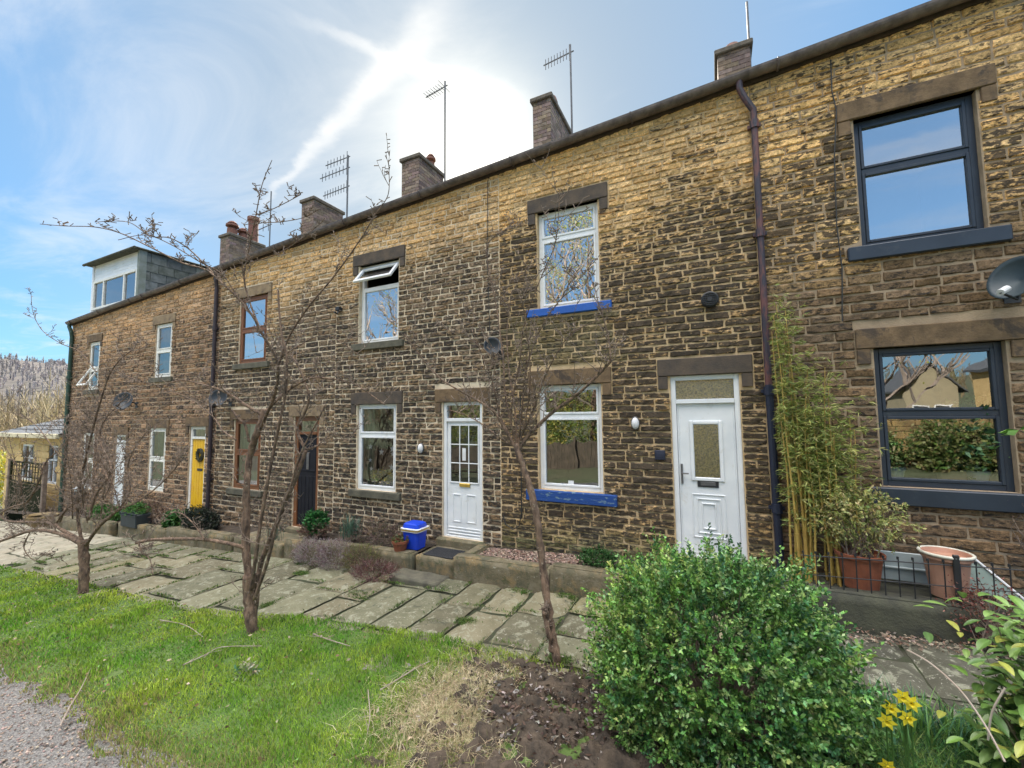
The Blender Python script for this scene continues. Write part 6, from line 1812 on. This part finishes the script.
for i, (x, y, h, nl, l) in enumerate(((-14, -14.5, 14, 2500, 'leftmost bare tree across the lane'), (-9.5, -15.5, 14, 3000, 'tall tree left of centre across the lane'), (-5.5, -14.5, 13, 6000, 'yellow-leaved tree across the lane'), (-2.0, -16, 13, 6000, 'second yellow-leaved tree across the lane'), (1.5, -15, 6, 5000, 'tree facing the frosted-pane door'), (6.0, -16, 7, 300, 'bare tree facing the navy windows'), (-20, -17, 13, 1500, 'far left bare tree across the lane'))):
    lane_tree(x, y, h, 50+i, l, GY, nl)
for i, (hx, hy, hr, hl) in enumerate(((-13, -15, 1.7, 'golden-green hedge bush farthest left across the lane'), (-9.6, -15.3, 1.9, 'second golden-green hedge bush from the left across the lane'), (-6.2, -14.8, 1.7, 'golden-green hedge bush facing the nine-pane door'), (-3.0, -15, 1.8, 'golden-green hedge bush facing the worn blue sill'), (.4, -15, 1.6, 'golden-green hedge bush facing the frosted-pane door'), (4.6, -12.2, .55, 'low dark green bush before the golden wall, facing the navy windows'), (6.6, -12.1, .7, 'rounded green bush before the golden wall across the lane'), (8.2, -12.2, .6, 'low bush farthest right before the golden wall'))):
    clump('hedge_bush', (hx, hy, far_h(hx, hy)+hr*.9), (hr*1.15, hr*.8, hr), 1000, .13, .07, [(.30, .32, .05), (.20, .26, .05), (.42, .38, .08), (.10, .16, .04)] if hx < 3 else [(.08, .13, .03), (.14, .18, .05), (.22, .2, .08)], hl, 'bush', 'bushes across the lane', slen=.4, k=6, ns=12, inner=.4, bump=.35)
wood('lane_woodland', 0, -110, 110, 30, 900, 6, [(.22, .17, .1), (.3, .24, .13), (.18, .17, .08)], 'sunlit bare woodland on the hillside across the lane', lambda x, y: far_h(x, y), 2.5)

# ------------------------------------------------------------------ light and sky
sd = Vector(ray(470, 158)).normalized()
elev = math.asin(sd.z); azim = math.atan2(sd.x, sd.y)
sun = bpy.data.lights.new('sun', 'SUN'); sun.energy = 4.0; sun.angle = R(0.5); sun.color = (1.0, .93, .82)
so_ = bpy.data.objects.new('sun', sun); COL.objects.link(so_)
so_.rotation_mode = 'QUATERNION'; so_.rotation_quaternion = sd.to_track_quat('Z', 'Y')
so_.location = (0, 0, 30)

w = bpy.data.worlds.new('World'); scene.world = w; w.use_nodes = True
nt = w.node_tree; bg = nt.nodes['Background']; bg.inputs['Strength'].default_value = 0.15
sky = N(nt, 'ShaderNodeTexSky', sky_type='NISHITA'); sky.sun_disc = False; sky.sun_elevation = elev; sky.sun_rotation = azim
sky.air_density = 1.0; sky.dust_density = 1.2; sky.ozone_density = 1.2; sky.altitude = 150
tc = N(nt, 'ShaderNodeTexCoord'); L = nt.links
def vm(op, a=None, b=None, av=None, bv=None):
    n = N(nt, 'ShaderNodeVectorMath', operation=op)
    if a is not None: L.new(a, n.inputs[0])
    if b is not None: L.new(b, n.inputs[1])
    if av is not None: n.inputs[0].default_value = av
    if bv is not None: n.inputs[1].default_value = bv
    return n
def mth(op, a, b=None, c=None, clamp=False):
    n = N(nt, 'ShaderNodeMath', operation=op); n.use_clamp = clamp
    for i, q in enumerate((a, b, c)):
        if q is None: continue
        if isinstance(q, (int, float)): n.inputs[i].default_value = q
        else: L.new(q, n.inputs[i])
    return n.outputs[0]
dirv = tc.outputs['Generated']
sdv = vm('DOT_PRODUCT', dirv, bv=tuple(sd)).outputs['Value']
sdc = mth('MAXIMUM', sdv, 0.0)
# cirrus: noise stretched on the sky plane (dir / z)
sep = N(nt, 'ShaderNodeSeparateXYZ'); L.new(dirv, sep.inputs[0])
zc = mth('MAXIMUM', sep.outputs['Z'], .06)
cmb = N(nt, 'ShaderNodeCombineXYZ'); L.new(mth('DIVIDE', sep.outputs['X'], zc), cmb.inputs[0]); L.new(mth('DIVIDE', sep.outputs['Y'], zc), cmb.inputs[1])
mp = N(nt, 'ShaderNodeMapping'); mp.inputs['Rotation'].default_value = (0, 0, R(35)); mp.inputs['Scale'].default_value = (.55, 1.5, 1); L.new(cmb.outputs[0], mp.inputs['Vector'])
nz = N(nt, 'ShaderNodeTexNoise', inp={'Scale': 1.1, 'Detail': 10, 'Roughness': .62, 'Distortion': .6}); L.new(mp.outputs[0], nz.inputs['Vector'])
mr = N(nt, 'ShaderNodeMapRange', interpolation_type='SMOOTHSTEP', inp={'From Min': .44, 'From Max': .74}); L.new(nz.outputs['Fac'], mr.inputs['Value'])
cir = mr.outputs[0]
fine = N(nt, 'ShaderNodeTexNoise', inp={'Scale': 5.0, 'Detail': 8, 'Roughness': .6}); L.new(cmb.outputs[0], fine.inputs['Vector'])
def trail(p, q, w0, w1, s):
    """a contrail: a band along the great circle from direction p to q"""
    a = Vector(ray(*p)).normalized(); b = Vector(ray(*q)).normalized(); n = a.cross(b).normalized(); t = (b-a).normalized()
    dd = mth('ABSOLUTE', mth('ADD', vm('DOT_PRODUCT', dirv, bv=tuple(n)).outputs['Value'], mth('MULTIPLY', mth('SUBTRACT', fine.outputs['Fac'], .5), .045)))
    along = vm('DOT_PRODUCT', dirv, bv=tuple(t)).outputs['Value']; a0 = a.dot(t); a1 = b.dot(t)
    u = N(nt, 'ShaderNodeMapRange', inp={'From Min': a0, 'From Max': a1}); L.new(along, u.inputs['Value']); u.clamp = True
    wd_ = mth('ADD', mth('MULTIPLY', u.outputs[0], w1-w0), w0)
    m_ = N(nt, 'ShaderNodeMapRange', interpolation_type='SMOOTHSTEP', inp={'From Min': 1.0, 'From Max': 0.1}); L.new(mth('DIVIDE', dd, wd_), m_.inputs['Value'])
    e0 = N(nt, 'ShaderNodeMapRange', interpolation_type='SMOOTHSTEP', inp={'From Min': a0-.10, 'From Max': a0+.08}); L.new(along, e0.inputs['Value'])
    e1 = N(nt, 'ShaderNodeMapRange', interpolation_type='SMOOTHSTEP', inp={'From Min': a1+.12, 'From Max': a1-.05}); L.new(along, e1.inputs['Value'])
    fwdm = mth('GREATER_THAN', vm('DOT_PRODUCT', dirv, bv=tuple((a+b).normalized())).outputs['Value'], 0.0)
    return mth('MULTIPLY', mth('MULTIPLY', mth('MULTIPLY', m_.outputs[0], mth('MULTIPLY', e0.outputs[0], e1.outputs[0])), mth('MULTIPLY', mth('ADD', fine.outputs['Fac'], .25), s)), fwdm)
tr1 = trail((276, 190), (430, 20), .010, .046, .62)
tr2 = trail((330, 35), (500, 95), .012, .03, .5)
g1 = mth('POWER', sdc, 260.0); g2 = mth('POWER', sdc, 55.0)
cl = mth('ADD', mth('ADD', mth('MULTIPLY', cir, .42), tr1), tr2)
cl = mth('MINIMUM', mth('MULTIPLY', cl, mth('GREATER_THAN', sep.outputs['Z'], 0.0)), 1.0)
mixc = N(nt, 'ShaderNodeMix', data_type='RGBA'); L.new(cl, mixc.inputs[0])
CLOUD = (1.95, 1.95, 1.92, 1)
mixc.inputs[7].default_value = CLOUD
gain = N(nt, 'ShaderNodeMix', data_type='RGBA', blend_type='MULTIPLY'); gain.inputs[0].default_value = 1; L.new(sky.outputs[0], gain.inputs[6]); gain.inputs[7].default_value = (.12, .20, .25, 1)
dim = mth('DIVIDE', 1.0, mth('ADD', mth('ADD', mth('MULTIPLY', mth('POWER', sdc, 20.0), 16.0), mth('MULTIPLY', mth('POWER', sdc, 3.0), 1.6)), 1.0))
gd = N(nt, 'ShaderNodeVectorMath', operation='SCALE'); L.new(gain.outputs[2], gd.inputs[0]); L.new(dim, gd.inputs['Scale'])
hzA = N(nt, 'ShaderNodeVectorMath', operation='ADD'); L.new(gd.outputs[0], hzA.inputs[0]); hzA.inputs[1].default_value = (.03, .32, .70)
g3 = N(nt, 'ShaderNodeVectorMath', operation='SCALE'); g3.inputs[0].default_value = (.84, .70, .48); L.new(mth('POWER', sdc, 3.4), g3.inputs['Scale'])
hzB = N(nt, 'ShaderNodeVectorMath', operation='ADD'); L.new(hzA.outputs[0], hzB.inputs[0]); L.new(g3.outputs[0], hzB.inputs[1])
rearf = N(nt, 'ShaderNodeMapRange', interpolation_type='SMOOTHSTEP', inp={'From Min': 0.1, 'From Max': -.6}); L.new(sep.outputs['Y'], rearf.inputs['Value'])
rearc = N(nt, 'ShaderNodeVectorMath', operation='SCALE'); rearc.inputs[0].default_value = (.42, .38, .28); L.new(rearf.outputs[0], rearc.inputs['Scale'])
hzC = N(nt, 'ShaderNodeVectorMath', operation='ADD'); L.new(hzB.outputs[0], hzC.inputs[0]); L.new(rearc.outputs[0], hzC.inputs[1])
L.new(hzC.outputs[0], mixc.inputs[6])
# added fill light: invented bright cloud out of view, overhead and behind the viewer
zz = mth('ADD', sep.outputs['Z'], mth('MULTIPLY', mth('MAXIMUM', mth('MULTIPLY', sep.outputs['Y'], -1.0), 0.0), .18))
fillf = N(nt, 'ShaderNodeMapRange', interpolation_type='SMOOTHSTEP', inp={'From Min': .76, 'From Max': .90}); L.new(mth('ADD', zz, mth('MULTIPLY', mth('SUBTRACT', nz.outputs['Fac'], .5), .12)), fillf.inputs['Value'])
mixfill = N(nt, 'ShaderNodeMix', data_type='RGBA'); L.new(fillf.outputs[0], mixfill.inputs[0]); L.new(mixc.outputs[2], mixfill.inputs[6]); mixfill.inputs[7].default_value = (12.0, 11.6, 11.2, 1)
hz_ = N(nt, 'ShaderNodeMix', data_type='RGBA', blend_type='ADD'); hz_.inputs[0].default_value = 1; L.new(mixfill.outputs[2], hz_.inputs[6])
glow = N(nt, 'ShaderNodeMix', data_type='RGBA', blend_type='ADD'); glow.inputs[0].default_value = 1
gA0 = vm('SCALE', av=(.9, .75, .52)); L.new(mth('POWER', sdc, 90.0), gA0.inputs['Scale'])
gA = vm('SCALE', av=(2.4, 2.2, 1.8)); L.new(g1, gA.inputs['Scale']); gB = vm('SCALE', av=(.35, .28, .15)); L.new(g2, gB.inputs['Scale'])
gA1 = N(nt, 'ShaderNodeVectorMath', operation='ADD'); L.new(gA.outputs[0], gA1.inputs[0]); L.new(gA0.outputs[0], gA1.inputs[1]); L.new(gA1.outputs[0], hz_.inputs[7]); L.new(hz_.outputs[2], glow.inputs[6]); L.new(gB.outputs[0], glow.inputs[7])
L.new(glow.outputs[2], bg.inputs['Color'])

scene.view_settings.view_transform = 'Standard'; scene.view_settings.look = 'None'; scene.view_settings.gamma = 1.0
scene.view_settings.exposure = 1.92
scene.render.resolution_x = 1024; scene.render.resolution_y = 768
scene.render.engine = 'CYCLES'
scene.cycles.max_bounces = 7; scene.cycles.transparent_max_bounces = 8
